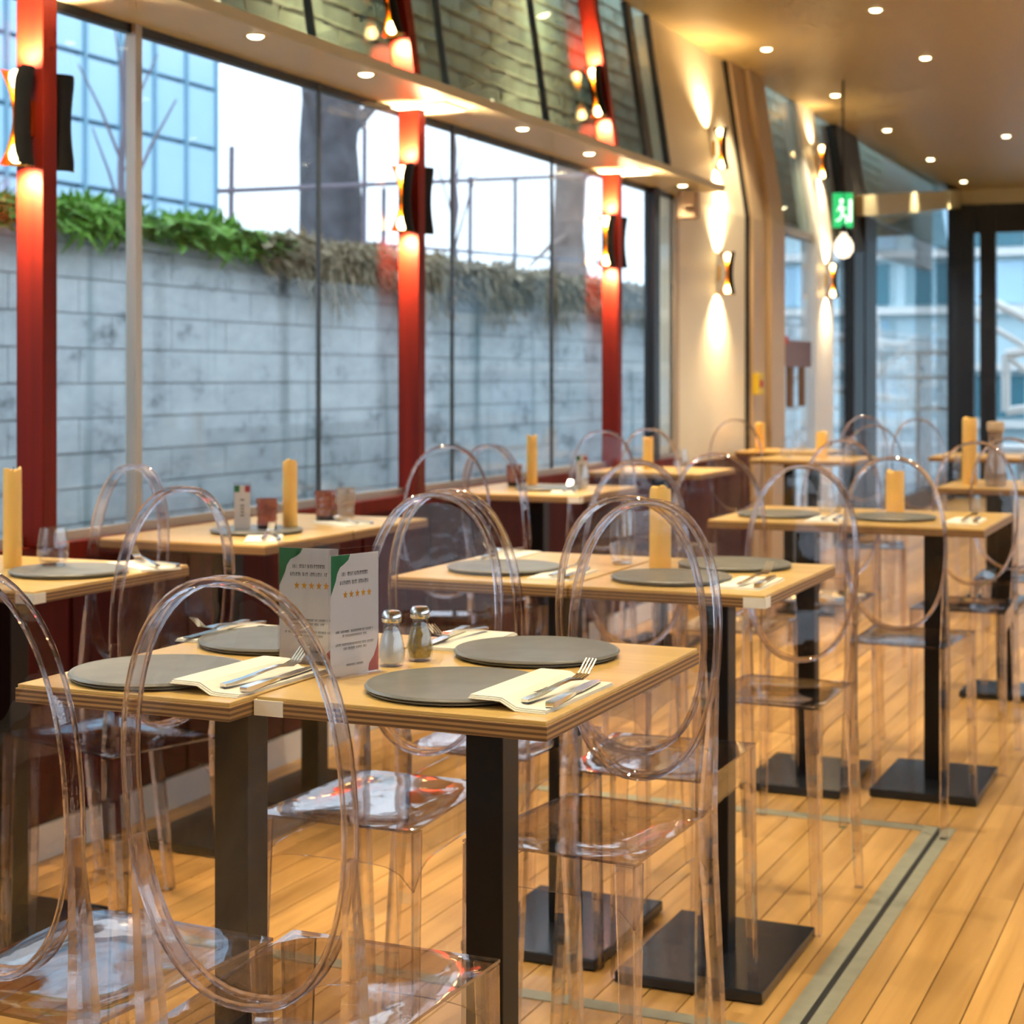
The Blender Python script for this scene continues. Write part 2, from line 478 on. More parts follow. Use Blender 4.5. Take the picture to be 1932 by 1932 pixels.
for i, (yy, w, mm) in enumerate(((6.6975, .012, 'joint'), (8.095, .012, 'joint'), (9.48, .016, 'joint'), (11.345, .11, 'black'), (11.78, .05, 'black'))):
    struct('trim_%d' % (11 + i), leaning(yy - w / 2, yy + w / 2, HEAD + .045, CEIL, -.02, .02), M[mm],
           ['thin leaning joint left of the second red post', 'thin leaning joint right of the second red post', 'thin leaning joint left of the third red post',
            'black leaning mullion above the ledge', 'black leaning edge bar beside the cream wall'][i], 'glass joint')
PL_ = ['near red wooden window post outside the left of view', 'red wooden window post at the left with a black lamp', 'red wooden window post in the middle of the glazing', 'red wooden window post at the right of the glazing']
for i, yy in enumerate(POSTS):
    p = struct_root('red_post', PL_[i], 'post', (WX, yy, 0))
    MB().box(0, PWX, 0, PWY, SILL + .01, HEAD).build('lower_post', M['red_wood'], p, bevel=.004)
    mb = leaning(0, PWY, HEAD + .045, CEIL, 0.0, PWX)
    mb.v = [(v[0] - WX, v[1], v[2]) for v in mb.v]
    mb.build('upper_post', M['red_wood'], p)
    MB().box(-.01, .30, -.09, .16, HEAD - .012, HEAD).build('bracket_plate', M['white_paint'], p)

# cream lamp wall, tan columns, farther glazing
struct('wall_lamp_bay', MB().box(WX - .1, WX, 11.80, 13.72, 0, HEAD), M['cream'], 'cream wall bay lit by two black and gold lamps', 'wall')
mb = leaning(11.80, 13.72, HEAD, CEIL, -.1, 0)
struct('wall_lamp_bay_upper', mb, M['cream'], 'leaning upper part of the cream lamp wall', 'wall')
struct('trim_16', MB().box(WX - .02, WX + .03, 11.80, 11.87, 0, HEAD), M['tan'], 'tan edge strip left of the cream lamp wall', 'trim')
for i, (a, b_, d, mm) in enumerate(((13.72, 13.80, .02, 'black_slot'), (13.80, 14.20, .05, 'tan'), (14.20, 14.65, .10, 'tan'))):
    c = struct_root('tan_column', ['black strip right of the cream lamp wall', 'tan column right of the cream lamp wall', 'second tan column beside the far glazing'][i], 'column', (0, 0, 0))
    MB().box(WX - .1, WX + d, a, b_, 0, HEAD).build('lower_part', M[mm], c)
    leaning(a, b_, HEAD, CEIL, -.1, d).build('upper_part', M[mm], c)
# farther lower glazing with frames
far_l = [(14.65, 16.0), (16.72, 17.65), (18.75, 24.35)]
for i, (a, b_) in enumerate(far_l):
    struct('window_%d' % (20 + i), MB().box(WX - .006, WX + .006, a, b_, 0.25, HEAD if i < 2 else 3.45), M['glass'],
           ['far window pane right of the tan columns', 'narrow far window pane before the black post', 'wide far window beyond the black post'][i], 'window')
    struct('window_%d' % (23 + i), leaning(a, b_, HEAD if i < 2 else 3.45, CEIL, -.005, .005), M['glass_up'],
           ['leaning far upper pane right of the tan columns', 'narrow leaning far upper pane before the black post', 'leaning far upper pane under the ceiling corner'][i], 'window')
struct('trim_17', MB().box(WX - .1, WX + .03, 14.65, 17.7, HEAD - .03, HEAD + .03), M['alu'], 'grey transom rail across the far glazing', 'trim')
struct('trim_18', MB().box(WX - .1, WX + .02, 14.65, 24.4, 0, .25), M['black'], 'black kerb under the far glazing', 'trim')
p = struct_root('white_post', 'white post between the far window panes', 'post', (0, 0, 0))
MB().box(WX - .1, WX + .05, 16.0, 16.72, 0, HEAD).build('lower_post', M['white_paint'], p)
leaning(16.0, 16.72, HEAD, CEIL, -.1, .05).build('upper_post', M['white_paint'], p)
p = struct_root('black_post', 'broad black post in the far glazing', 'post', (0, 0, 0))
MB().box(WX - .1, WX + .06, 17.65, 18.12, 0, HEAD).build('lower_post', M['black'], p)
MB().box(WX - .1, WX + .06, 18.20, 18.78, 0, HEAD + .4).build('lower_post', M['black'], p)
leaning(17.65, 18.7, HEAD, CEIL, -.1, .06).build('upper_post', M['black'], p)
# raking cream header over the far window
mb = MB().hexa([(WX - .1, 18.0, 3.40), (WX + .08, 18.0, 3.40), (WX + .08, 24.5, 4.08), (WX - .1, 24.5, 4.08),
                (WX - .1, 18.0, 3.62), (WX + .08, 18.0, 3.62), (WX + .08, 24.5, 4.34), (WX - .1, 24.5, 4.34)])
struct('trim_19', mb, M['soffit'], 'raking cream header over the far window', 'header')
# end wall
ew = struct_root('wall_end', 'black framed glazed end wall under a cream header', 'wall', (0, 0, 0))
MB().box(WX - .1, XR, Y1, Y1 + .12, 4.12, CEIL).build('header', M['soffit'], ew)
MB().box(WX + .0, XR, Y1 + .0, Y1 + .10, 3.72, 4.12).build('head_frame', M['black'], ew)
MB().box(WX - .1, WX + .26, Y1 - .05, Y1 + .12, 0, 4.12).build('corner_post', M['black'], ew)
MB().box(WX + .26, WX + .34, Y1 + .02, Y1 + .06, 0, 3.9).build('light_slot', M['glass'], ew)
MB().box(WX + .34, WX + .56, Y1 - .02, Y1 + .10, 0, 4.12).build('door_jamb', M['black'], ew)
for xx in (-1.6, 0.2, 2.2):
    MB().box(xx, xx + .14, Y1, Y1 + .10, 0, 4.12).build('door_jamb', M['black'], ew)
for a, b_ in ((WX + .56, -1.6), (-1.46, .2), (.34, 2.2), (2.34, XR)):
    MB().box(a, b_, Y1 + .03, Y1 + .045, .1, 3.72).build('glass_pane', M['glass'], ew)

# ------------------------------------------------------------------ outdoors
M['quay'] = None
def quay_mat():
    m, n, l, b = new_mat('stained_pale_stone')
    tc = n.new('ShaderNodeTexCoord')
    geo = n.new('ShaderNodeNewGeometry')
    mp = n.new('ShaderNodeMapping'); mp.inputs['Scale'].default_value = (1, .8, 1.5)
    l.new(geo.outputs['Position'], mp.inputs[0])
    a = n.new('ShaderNodeTexNoise'); a.inputs['Scale'].default_value = 1.6; a.inputs['Detail'].default_value = 10; a.inputs['Roughness'].default_value = .72
    l.new(mp.outputs[0], a.inputs['Vector'])
    rp = n.new('ShaderNodeValToRGB')
    e = rp.color_ramp.elements
    e[0].position = .34; e[0].color = (.30, .34, .36, 1)
    e[1].position = .62; e[1].color = (.86, .92, .93, 1)
    k_ = e.new(.44); k_.color = (.70, .76, .79, 1)
    l.new(a.outputs[0], rp.inputs[0])
    # vertical rust-brown and teal streaks of old run-off
    mp2 = n.new('ShaderNodeMapping'); mp2.inputs['Scale'].default_value = (1, 1.9, 0.10)
    l.new(geo.outputs['Position'], mp2.inputs[0])
    s = n.new('ShaderNodeTexNoise'); s.inputs['Scale'].default_value = 1.6; s.inputs['Detail'].default_value = 3
    l.new(mp2.outputs[0], s.inputs['Vector'])
    rs = n.new('ShaderNodeValToRGB'); rs.color_ramp.elements[0].position = .58; rs.color_ramp.elements[1].position = .70
    rs.color_ramp.elements[0].color = (0, 0, 0, 1); rs.color_ramp.elements[1].color = (.7, .7, .7, 1)
    l.new(s.outputs[0], rs.inputs[0])
    mx = n.new('ShaderNodeMix'); mx.data_type = 'RGBA'
    l.new(rs.outputs[0], mx.inputs[0]); l.new(rp.outputs[0], mx.inputs[6]); mx.inputs[7].default_value = (.20, .34, .36, 1)
    l.new(mx.outputs[2], b.inputs['Base Color'])
    b.inputs['Roughness'].default_value = .9
    bp = n.new('ShaderNodeBump'); bp.inputs['Strength'].default_value = .4; bp.inputs['Distance'].default_value = .03
    l.new(a.outputs[0], bp.inputs['Height']); l.new(bp.outputs[0], b.inputs['Normal'])
    return m
M['quay'] = quay_mat()
M['quay_joint'] = plain('dark_stone_joint', (.40, .42, .43), .95)
M['earth'] = plain('quay_paving', (.42, .43, .42), .9, var=.2, scale=2)
M['water'] = plain('river_water', (.10, .15, .16), .08)
M['weed'] = plain('green_weed_leaf', (.16, .36, .04), .6, var=.5, scale=3)
M['dry'] = plain('dry_brown_grass', (.38, .31, .20), .9, var=.4, scale=4)
M['bark'] = plain('mottled_bark', (.10, .10, .115), .9, var=.95, scale=4.0, bump=.6)
M['bark2'] = plain('pale_brown_bark', (.30, .23, .20), .9, var=.5, scale=4, bump=.5)
M['pipe'] = plain('dull_violet_pipe', (.18, .15, .19), .5)
M['yellow'] = plain('yellow_paint', (.70, .50, .02), .5)
M['facade'] = plain('blue_grey_facade_glass', (.46, .70, .88), .15, var=.12, scale=.5)
M['facade_bar'] = plain('slate_blue_mullion', (.20, .38, .50), .5)
M['mossy'] = plain('mossy_stone', (.40, .50, .46), .9, var=.6, scale=5, bump=.4)
M['pale_wall'] = plain('pale_blue_cladding', (.55, .72, .78), .6, var=.15, scale=.4)
M['teal'] = plain('dark_teal_glass', (.06, .20, .26), .2)

QX, QT = -8.0, 2.80
quay = struct('quay_wall', MB().box(QX - .8, QX - .02, -2, 60, -3, QT - .12), M['quay_joint'], 'stained pale stone quay wall outside the windows', 'quay wall')
blocks = []
BH, BL = .26, .78
row = 0
z = QT - .12 - BH
while z > -1.0:
    y = 7.5 - (row % 2) * BL * .5
    while y < 60:
        blocks.append((y, z)); y += BL
    z -= BH; row += 1
near = sorted(blocks, key=lambda b_: (b_[0] > 26, -b_[1] < -0.2, b_[0]))
near = [b_ for b_ in blocks if b_[1] > .55 and b_[0] < 25.5][:300]
ns = set(near)
bm_v = [MB().hexa([(-.05, .006, .006), (.0 + d1, .006, .006), (.0 + d2, BL - .006, .006), (-.05, BL - .006, .006),
                   (-.05, .006, BH - .006), (d3, .006, BH - .006), (d1, BL - .006, BH - .006), (-.05, BL - .006, BH - .006)]).mesh('stone_block', M['quay'])
        for d1, d2, d3 in ((.0, .006, .003), (.008, .0, .004), (.003, .009, .0), (.006, .004, .01))]
rest = MB()
for b_ in blocks:
    if b_ in ns:
        link('stone_block', random.choice(bm_v), quay, (QX, b_[0], b_[1]))
    else:
        rest.box(QX - .05, QX + .005, b_[0] + .006, b_[0] + BL - .006, b_[1] + .006, b_[1] + BH - .006)
tag(rest.build('stone_blocks_beyond', M['quay'], quay), kind='stuff')
MB().box(QX - .9, QX + .03, -2, 60, QT - .12, QT).build('coping', M['quay'], quay)
struct('ground_quay', MB().box(-120, QX - .8, -40, 130, QT - .4, QT - .06), M['earth'], 'grey paved quay above the stone wall', 'ground')
struct('ground_river', MB().box(QX, 60, -40, 130, -3.2, -3.0), M['water'], 'dark river water below the boat', 'water')

def leaf_clump(name, y0, y1, n, hmin, hmax, mat, label, cat, hang=0.0, width=.03, spread=.3, seed=1, x0=QX - .35):
    rr = random.Random(seed); mb = MB()
    for _ in range(n):
        y = rr.uniform(y0, y1); x = x0 + rr.uniform(0, spread)
        h = rr.uniform(hmin, hmax) * (0.55 + .45 * math.sin(y * 2.1 + 1.3) ** 2)
        a = rr.uniform(0, math.pi); dx, dy = math.cos(a) * width, math.sin(a) * width
        b0 = Vector((x, y, QT))
        tip = b0 + Vector((rr.uniform(-.1, .2), rr.uniform(-.2, .2), h))
        mid = b0 + (tip - b0) * .55 + Vector((rr.uniform(-.06, .06), 0, h * .15))
        if hang:
            f = rr.random()
            b0 = Vector((QX + .04, y, QT - .02 + rr.uniform(0, .2)))
            mid = b0 + Vector((rr.uniform(.03, .16), rr.uniform(-.12, .12), -hang * f * .4))
            tip = b0 + Vector((rr.uniform(.04, .26), rr.uniform(-.25, .25), -hang * f * (.6 + .6 * math.sin(y * 1.7) ** 2)))
        d = Vector((dx, dy, 0))
        mb.add([b0 - d * .5, b0 + d * .5, mid + d, tip, mid - d], [[0, 1, 2, 3, 4]])
    return tag(mb.build(name, mat), label, cat, kind='stuff')
leaf_clump('green_weeds', 7.6, 13.2, 2600, .05, .34, M['weed'], 'bright green weeds growing along the quay wall top', 'weeds', width=.03, seed=3)
leaf_clump('trailing_weeds', 8.5, 13.0, 700, .05, .1, M['weed'], 'green weeds trailing over the quay wall edge', 'weeds', hang=.22, width=.028, seed=4)
leaf_clump('dry_grass', 12.8, 30.0, 4200, .08, .30, M['dry'], 'dry brown grass standing on the quay wall top', 'grass', width=.02, seed=5)
leaf_clump('hanging_dry_grass', 12.6, 30.0, 5200, .1, .2, M['dry'], 'dry brown grass hanging over the quay wall', 'grass', hang=.62, width=.016, seed=6)

# trees and pipes on the quay
def tree(name, label, x, y, h, r, mat, branches, seed, lean=0.0, loc_z=QT - .06):
    rr = random.Random(seed)
    t = thing(name, label, 'tree', (x, y, loc_z))
    pts = [(lean * i / 8 + rr.uniform(-.04, .04), rr.uniform(-.04, .04), h * i / 8) for i in range(9)]
    rad = [r * (1.25 - .35 * i / 8) * rr.uniform(.95, 1.06) for i in range(9)]
    MB().tube(pts, rad, 12).build('trunk', mat, t, smooth=True)
    for (z0, dx, dy, dz, rb) in branches:
        p0 = Vector((lean * z0 / h, 0, z0)); d = Vector((dx, dy, dz))
        MB().tube([p0, p0 + d * .5 + Vector((0, 0, .05)), p0 + d], [rb, rb * .8, rb * .45], 8).build('branch', mat, t, smooth=True)
    return t
tree('plane_tree', 'thick mottled tree trunk standing on the quay', -9.6, 16.75, 4.2, .31, M['bark'],
     [(1.45, .1, .95, .75, .12), (1.2, 0, -.55, .9, .08), (2.3, .2, .8, .8, .1)], 11)
tree('slender_tree', 'slender pale brown tree trunk near the third red post', -9.8, 24.6, 4.6, .22, M['bark2'],
     [(1.2, 0, -1.6, -.6, .05), (1.5, .2, .8, 1.2, .06)], 12)
tree('bare_sapling', 'bare young tree against the glass office block', -9.3, 12.55, 2.3, .028, M['pipe'],
     [(.5, .2, .5, 1.0, .018), (.8, -.2, -.4, .9, .016), (1.1, .1, .35, .8, .014), (1.3, .1, -.3, .8, .012), (.3, .1, -.6, .8, .015)], 13)
tree('bare_sapling', 'bare thin tree right of the second red post', -9.4, 19.6, 3.0, .03, M['pipe'],
     [(.6, .2, .4, 1.2, .018), (.9, -.2, -.4, 1.1, .016), (1.4, .1, .5, 1.0, .014)], 14)
for i, (yy, zt) in enumerate(((13.8, 3.9), (16.45, 4.5), (16.9, 3.82), (19.2, 4.2), (20.6, 4.35))):
    tag(MB().tube([(-9, yy, QT - .07), (-9, yy + .02, zt)], .028, 8).build('fence_post', M['pipe']),
        ['thin pipe post left of the thick tree trunk', 'tall thin pipe post right of the thick tree trunk', 'short thin pipe post right of the thick tree trunk',
         'thin pipe post right of the second red post', 'thin pipe post in the middle of the second bay'][i], 'fence post', 'pipe fence posts on the quay')
tag(MB().tube([(-9, 13.6, 3.45), (-9, 24.0, 4.75)], .026, 8).build('hand_rail', M['pipe']), 'long sloping pipe rail fixed to the quay posts', 'rail')
tag(MB().tube([(-9.0, 16.4, 3.16), (-9.0, 24.0, 3.42)], .02, 8).build('hand_rail', M['pipe']), 'lower pipe rail right of the thick tree trunk', 'rail')
tag(MB().box(-8.25, -8.17, 12.5, 13.6, 2.84, 2.93).build('barrier_bar', M['yellow']), 'yellow barrier bar lying along the quay edge', 'barrier')

# glass office block
ob = thing('office_block', 'pale blue glass office block seen behind the first window bay', 'building', (-22, 14, QT - .06))
MB().box(-9, -.25, 0, 19.2, 0, 15).build('wall', M['facade_bar'], ob)
CW, RH = 1.2, 1.36
pane_me = MB().box(-.2, -.06, .05, CW - .05, .05, RH - .05).mesh('pane', M['facade'])
for i in range(16):
    for j in range(9):
        link('pane', pane_me, ob, (0, i * CW, j * RH + .15))
for i in range(17):
    MB().box(-.26, .0, i * CW - .045, i * CW + .045, 0, 15).build('mullion', M['facade_bar'], ob)

# added stone band outside, giving the upper glass its mottled look
br = struct('stand_in_stone_band', MB().box(-4.62, -4.47, -2, 26, 3.30, 4.62), M['quay_joint'], 'made-up mossy stone band outside, giving the upper glass its mottled look', 'stone backdrop')
smesh = []
for q in range(4):
    rr = random.Random(40 + q)
    L, Hh = .30, .115
    o = lambda: rr.uniform(.008, .02)
    d = lambda: rr.uniform(.0, .03)
    smesh.append(MB().hexa([(-.05, o(), o()), (d(), o(), o()), (d(), L - o() * .8, o()), (-.05, L - o() * .8, o()),
                            (-.05, o(), Hh - o()), (d(), o(), Hh - o()), (d(), L - o() * .8, Hh - o()), (-.05, L - o() * .8, Hh - o())]).mesh('stone', M['mossy'], bevel=.006))
rest = MB(); cnt = 0
rowz = 3.31; row = 0
while rowz < 4.55:
    y = 2.0 - (row % 2) * .15
    while y < 22:
        if 5.6 < y < 13.6 and cnt < 296:
            link('stone', random.choice(smesh), br, (-4.46, y, rowz)); cnt += 1
        else:
            rest.box(-4.5, -4.45, y + .012, y + .288, rowz + .012, rowz + .103)
        y += .30
    rowz += .115; row += 1
tag(rest.build('stones_beyond', M['mossy'], br), kind='stuff')

# far embankment seen through the end glazing
fb = thing('riverside_building', 'pale riverside building with blue window bands beyond the end wall', 'building', (-16, 52, -3))
MB().box(0, 34, 0, 8, 0, 16).build('wall', M['pale_wall'], fb)
for j in range(7):
    MB().box(0, 34, -.35, 0, 3.2 + j * 1.7, 3.42 + j * 1.7).build('floor_band', M['white_paint'], fb)
    for i in range(17):
        if (i * 7 + j * 5) % 11 not in (0, 4):
            MB().box(i * 2 + .25, i * 2 + 1.75, -.08, 0, 3.5 + j * 1.7, 4.75 + j * 1.7).build('window', M['teal'] if (i + j) % 3 else M['facade'], fb)
gw = thing('gangway', 'white steel gangway with crossed railings outside the end glazing', 'gangway', (-4.2, 27.5, 0))
def bar(p0, p1, r, name='rail'):
    MB().tube([p0, p1], r, 8).build(name, M['white_paint'], gw)
bar((.6, 0, 1.15), (4.5, .6, 1.75), .07); bar((.6, 0, 2.05), (4.5, .6, 2.60), .08)
bar((.6, 0, 1.15), (.6, 0, 2.05), .07, 'upright'); bar((1.5, .1, 1.25), (1.5, .1, 2.2), .06, 'upright'); bar((2.5, .3, 1.4), (2.5, .3, 2.3), .06, 'upright')
bar((.6, 0, 2.05), (1.5, .1, 1.25), .05, 'brace'); bar((1.5, .1, 2.2), (2.5, .3, 1.4), .05, 'brace')
bar((.2, 0, 3.0), (1.6, .1, 2.2), .07, 'brace'); bar((.05, 0, 2.7), (1.0, .05, 2.1), .05, 'brace')
MB().box(.4, 4.6, -.2, 1.2, .45, .6).build('deck', M['white_paint'], gw)
for xx in (.8, 2.6, 4.3): bar((xx, .4, -3), (xx, .4, .5), .1, 'leg')
mp_ = thing('mooring_post', 'leaning white steel mooring pole outside the far window', 'pole', (-6.1, 29.5, -3))
MB().tube([(0, 0, 0), (-.1, 0, 5.2), (-.6, 0, 7.3)], [.22, .2, .16], 12).build('pole', M['white_paint'], mp_, smooth=True)
MB().tube([(.25, .1, 4.2), (-.25, .1, 7.4)], [.08, .08], 10).build('stay', M['white_paint'], mp_, smooth=True)
for i, (yy, zz, lab) in enumerate(((24.8, 0, 'white boat railing just outside the far window'), (33.0, .3, 'farther white boat railing beyond the far window'))):
    rt = thing('boat_railing', lab, 'railing', (-5.2 - i * 1.8, yy, -3))
    for k in range(6):
        MB().box(-1.3 + k * .5, -1.24 + k * .5, 0, .06, 0, 5.0 + zz).build('upright', M['white_paint'], rt)
    for zk in (4.2, 4.65, 5.0):
        MB().box(-1.3, 1.3, -.02, .08, zk + zz, zk + zz + .07).build('rail', M['white_paint'], rt)

# ------------------------------------------------------------------ lamps
def add_light(name, kind, parent, loc, energy, color, rot=(0, 0, 0), size=.03, spot=None, blend=.6):
    d = bpy.data.lights.new(name, kind); d.energy = energy; d.color = color
    d.shadow_soft_size = size
    if spot: d.spot_size = R(spot); d.spot_blend = blend
    o = bpy.data.objects.new(name, d); COL.objects.link(o)
    o.parent = parent; o.location = loc; o.rotation_euler = rot
    return o

dl_ring = MB().lathe([(.045, 0.0), (.062, -.004), (.066, .004), (.050, .012)], 20, caps=False).mesh('trim_ring', M['trim_gold'], smooth=True)
dl_lens = MB().lathe([(.0, -.012), (.03, -.010), (.046, .002), (.046, .02)], 20, caps=False).mesh('lens', M['downlight'], smooth=True)
ROWX = [-3.63, -2.52, -1.41, -.30, .81, 1.92, 3.03]
lab_v = {(-2.52, 12.29): 'ceiling downlight nearest the top edge of the view', (-3.63, 13.4): 'ceiling downlight nearest the cream lamp wall',
         (-2.52, 14.3): 'second downlight of the inner ceiling row', (-3.63, 15.85): 'second downlight of the ceiling row by the windows',
         (-3.63, 18.3): 'third downlight of the ceiling row by the windows', (-2.52, 19.28): 'downlight above the black end frame, right side',
         (-3.63, 20.95): 'fourth downlight of the ceiling row by the windows', (-2.52, 21.5): 'downlight cut by the right edge of view',
         (-3.63, 23.5): 'farthest downlight of the ceiling row by the windows'}
def downlight(x, y, z, label, power, scale=1.0, spot=76, group='round ceiling downlights'):
    t = thing('downlight', label, 'downlight', (x, y, z), 0, group)
    link('trim_ring', dl_ring, t); link('lens', dl_lens, t)
    t.scale = (scale, scale, scale)
    add_light('beam', 'SPOT', t, (0, 0, -.03), power, WARM, (0, 0, 0), .05, spot, .7)
    return t
for (x, y), lab in lab_v.items():
    downlight(x, y, CEIL, lab, SPOT_POWER)
n_over = 0
for xi, x in enumerate(ROWX):
    ys = [0.9, 3.4, 5.9, 8.4, 10.9] + ([] if xi < 2 else [13.4, 15.85, 18.3, 20.9, 23.4])
    for y in ys:
        n_over += 1
        downlight(x, y, CEIL, 'ceiling downlight overhead, above the top of the view', SPOT_POWER)
sl = [(-3.595, 5.69), (-3.60, 6.60), (-3.615, 8.38), (-3.65, 9.47), (-3.65, 10.26), (-3.66, 11.30), (-3.66, 4.4), (-3.6, 3.2)]
SLAB = ['small ledge spotlight left of the thin glass joint', 'small ledge spotlight just left of the second red post', 'small ledge spotlight midway between second and third red posts',
        'small ledge spotlight left of the third red post', 'small ledge spotlight beside the third red post', 'small ledge spotlight by the tan loudspeaker',
        'small ledge spotlight above the first red post', 'small ledge spotlight left of the first red post']
for (x, y), lab in zip(sl, SLAB):
    downlight(x, y, HEAD, lab, 26, .75, 120, 'ledge spotlights')

# hourglass wall lamps
def hour(r_end, r_mid, h, n=12):
    return [(r_mid + (r_end - r_mid) * abs(2 * i / n - 1) ** 1.9, -h / 2 + h * i / n) for i in range(n + 1)]
SH = .335
def shell_mesh():
    mb = MB(); n = 14
    outer = hour(.062, .044, SH, 16)
    rings = []
    for j, (r, z) in enumerate(outer):
        cut = abs(2 * j / 16 - 1) ** 5 * 26           # rounded corners of the shield
        ring = []
        for i in range(n + 1):
            a = R(-80 + cut + (160 - 2 * cut) * i / n)
            ring.append((r * math.cos(a), r * math.sin(a), z))
        for i in range(n, -1, -1):
            a = R(-80 + cut + (160 - 2 * cut) * i / n)
            ring.append(((r - .004) * math.cos(a), (r - .004) * math.sin(a), z))
        rings.append(ring)
    return mb.loft(rings).mesh('shade', M['shade_black'], smooth=True)
shade_me = shell_mesh()
core_me = MB().lathe(hour(.056, .013, SH * .97, 16), 22, a0=-45, a1=205, caps=False).mesh('reflector', M['gold'], smooth=True)
bulb_me = MB().lathe([(0, -.035), (.015, -.028), (.026, .0), (.024, .018), (.012, .03), (0, .032)], 14).mesh('bulb', M['bulb'], smooth=True)
plate_me = MB().box(-.02, .02, -.02, .0, -.06, .06).mesh('wall_plate', M['gold'])
def sconce(label, loc, rotz, tilt=0.0, power=SCONCE_POWER, up=1.0):
    """back of the lamp at local y = +.06; the black shade wraps the -y side"""
    t = thing('wall_lamp', label, 'wall lamp', loc, rotz, 'black and gold wall lamps')
    t.rotation_euler = (0, tilt, rotz) if not isinstance(tilt, tuple) else tilt
    s = link('shade', shade_me, t); s.rotation_euler = (0, 0, R(20) - rotz if rotz < 3 else R(130))
    c_ = link('reflector', core_me, t); c_.rotation_euler = (0, 0, -rotz if rotz < 3 else R(50))
    pl = link('wall_plate', plate_me, t, (0, .07, 0))
    for sg in (1, -1):
        b_ = link('bulb', bulb_me, t, (0, 0, sg * (SH / 2 - .04))); b_.scale = (1, 1, sg)
        add_light('beam_up' if sg > 0 else 'beam_down', 'SPOT', t, (0, .0, sg * (SH / 2 + .012)), power * (up if sg > 0 else 1), (1.0, .70, .38),
                  (R(150) if sg > 0 else R(30), 0, 0), .03, 125, .9)
    return t
off = -.068
lz = 2.565
tl = math.atan(.15)
for i, yy in enumerate(POSTS[1:]):
    nm = ['first', 'second', 'third'][i]
    sconce('black and gold lamp on the near face of the %s red post, below the ledge' % nm, (WX + .058, yy + off, lz), 0)
    sconce('black lamp peeping out behind the %s red post, below the ledge' % nm, (WX + .065, yy + PWY - off, lz), math.pi)
for i, yy in enumerate(POSTS[2:]):
    nm = ['second', 'third'][i]
    zu = 3.53
    sconce('black and gold lamp on the %s red post, above the ledge' % nm, (lean_x(zu) + .058, yy + off, zu), 0, (0, -tl, 0))
# lamps on the cream wall stand off towards the room
sconce('black and gold lamp low on the cream wall bay', (WX + .085, 12.92, 2.505), R(90), power=SCONCE_POWER * 1.3)
sconce('black and gold lamp high on the leaning cream wall', (lean_x(3.5) + .085, 12.98, 3.50), R(90), (0, -tl, R(90)), power=SCONCE_POWER * 1.3, up=.6)
sconce('black and gold lamp low on the far white post', (WX + .12, 16.40, 2.63), R(90), power=SCONCE_POWER * .7)
sconce('black and gold lamp high on the far white post', (lean_x(3.8) + .12, 16.45, 3.80), R(90), (0, -tl, R(90)), power=SCONCE_POWER * .7, up=.3)

# ------------------------------------------------------------------ tables
TT = 1.1025
def table(label, x0, x1, y0, y1, px=None, py=None, group='oak topped pedestal tables', tape=(), bx=.21, by=.30, rot=0.0):
    cx, cy_ = (x0 + x1) / 2, (y0 + y1) / 2
    t = thing('table', label, 'table', (cx, cy_, 0), rot, group)
    a, b_ = (x1 - x0) / 2, (y1 - y0) / 2
    MB().box(-a + .003, a - .003, -b_ + .003, b_ - .003, TT - .008, TT).build('table_top', M['top'], t, bevel=.0015)
    MB().box(-a, a, -b_, b_, TT - .034, TT - .0075).build('edge_layers', M['edge'], t, bevel=.001)
    MB().box(-.2, .2, -.25, .25, TT - .046, TT - .034).build('mounting_plate', M['black_metal'], t)
    ox = (px - cx) if px is not None else 0; oy = (py - cy_) if py is not None else 0
    MB().box(ox - .04, ox + .04, oy - .04, oy + .04, .03, TT - .046).build('pedestal', M['black_metal'], t, bevel=.003)
    MB().box(ox - bx, ox + bx, oy - by, oy + by, 0.004, .035).build('base_plate', M['base_metal'], t, bevel=.004)
    for (tx, ty) in tape:
        sx, sy = (-1 if tx < 0 else 1), (-1 if ty < 0 else 1)
        MB().box(sx * a - (.0 if sx < 0 else .06), sx * a + (.06 if sx < 0 else 0), sy * b_ - .0015, sy * b_ + .0015, TT - .034, TT - .006).build('corner_tape', M['napkin'], t)
        MB().box(sx * a - .0015, sx * a + .0015, min(sy * b_, sy * (b_ - .05)), max(sy * b_, sy * (b_ - .05)), TT - .034, TT - .006).build('corner_tape', M['napkin'], t)
    return t
table('front left oak table under two plates, joined to the card table', -2.145, -1.668, 2.555, 3.40, px=-1.93, py=3.0, by=.2)
table('front right oak table carrying the menu cards and shakers', -1.664, -1.09, 2.63, 3.48, px=-1.385, py=3.06, by=.2, tape=((-1, -1),))
table('left oak table of the middle row behind the front tables', -2.31, -1.755, 4.38, 5.20, px=-1.92, py=4.78)
table('right oak table of the middle row, tape on its corner', -1.75, -1.19, 4.38, 5.20, px=-1.42, py=4.72, tape=((1, -1),))
table('left oak table of the third row', -2.05, -1.505, 6.65, 7.50, px=-1.72, py=7.0)
table('right oak table of the third row with short candle', -1.50, -.95, 6.65, 7.50, px=-1.21, py=7.1)
table('far oak table at the right edge of view', -1.55, -.80, 9.1, 9.9, px=-1.22, py=9.3, by=.2)
table('distant oak table in front of the far glazing', -3.3, -2.55, 11.7, 12.5)
table('leftmost window table holding the stemless glass', -3.80, -3.02, 3.67, 4.40, tape=((1, -1),))
table('nearer half of the long window table with card stand', -3.83, -3.12, 5.00, 5.62)
table('farther half of the long window table with two tumblers', -3.83, -3.12, 5.63, 6.25)
table('window table between second and third red posts', -3.80, -3.02, 7.70, 8.55, tape=((1, -1),))
table('window table near the third red post', -3.80, -3.05, 9.75, 10.5)
table('small distant window table before the cream lamp wall', -3.75, -3.05, 12.9, 13.6)
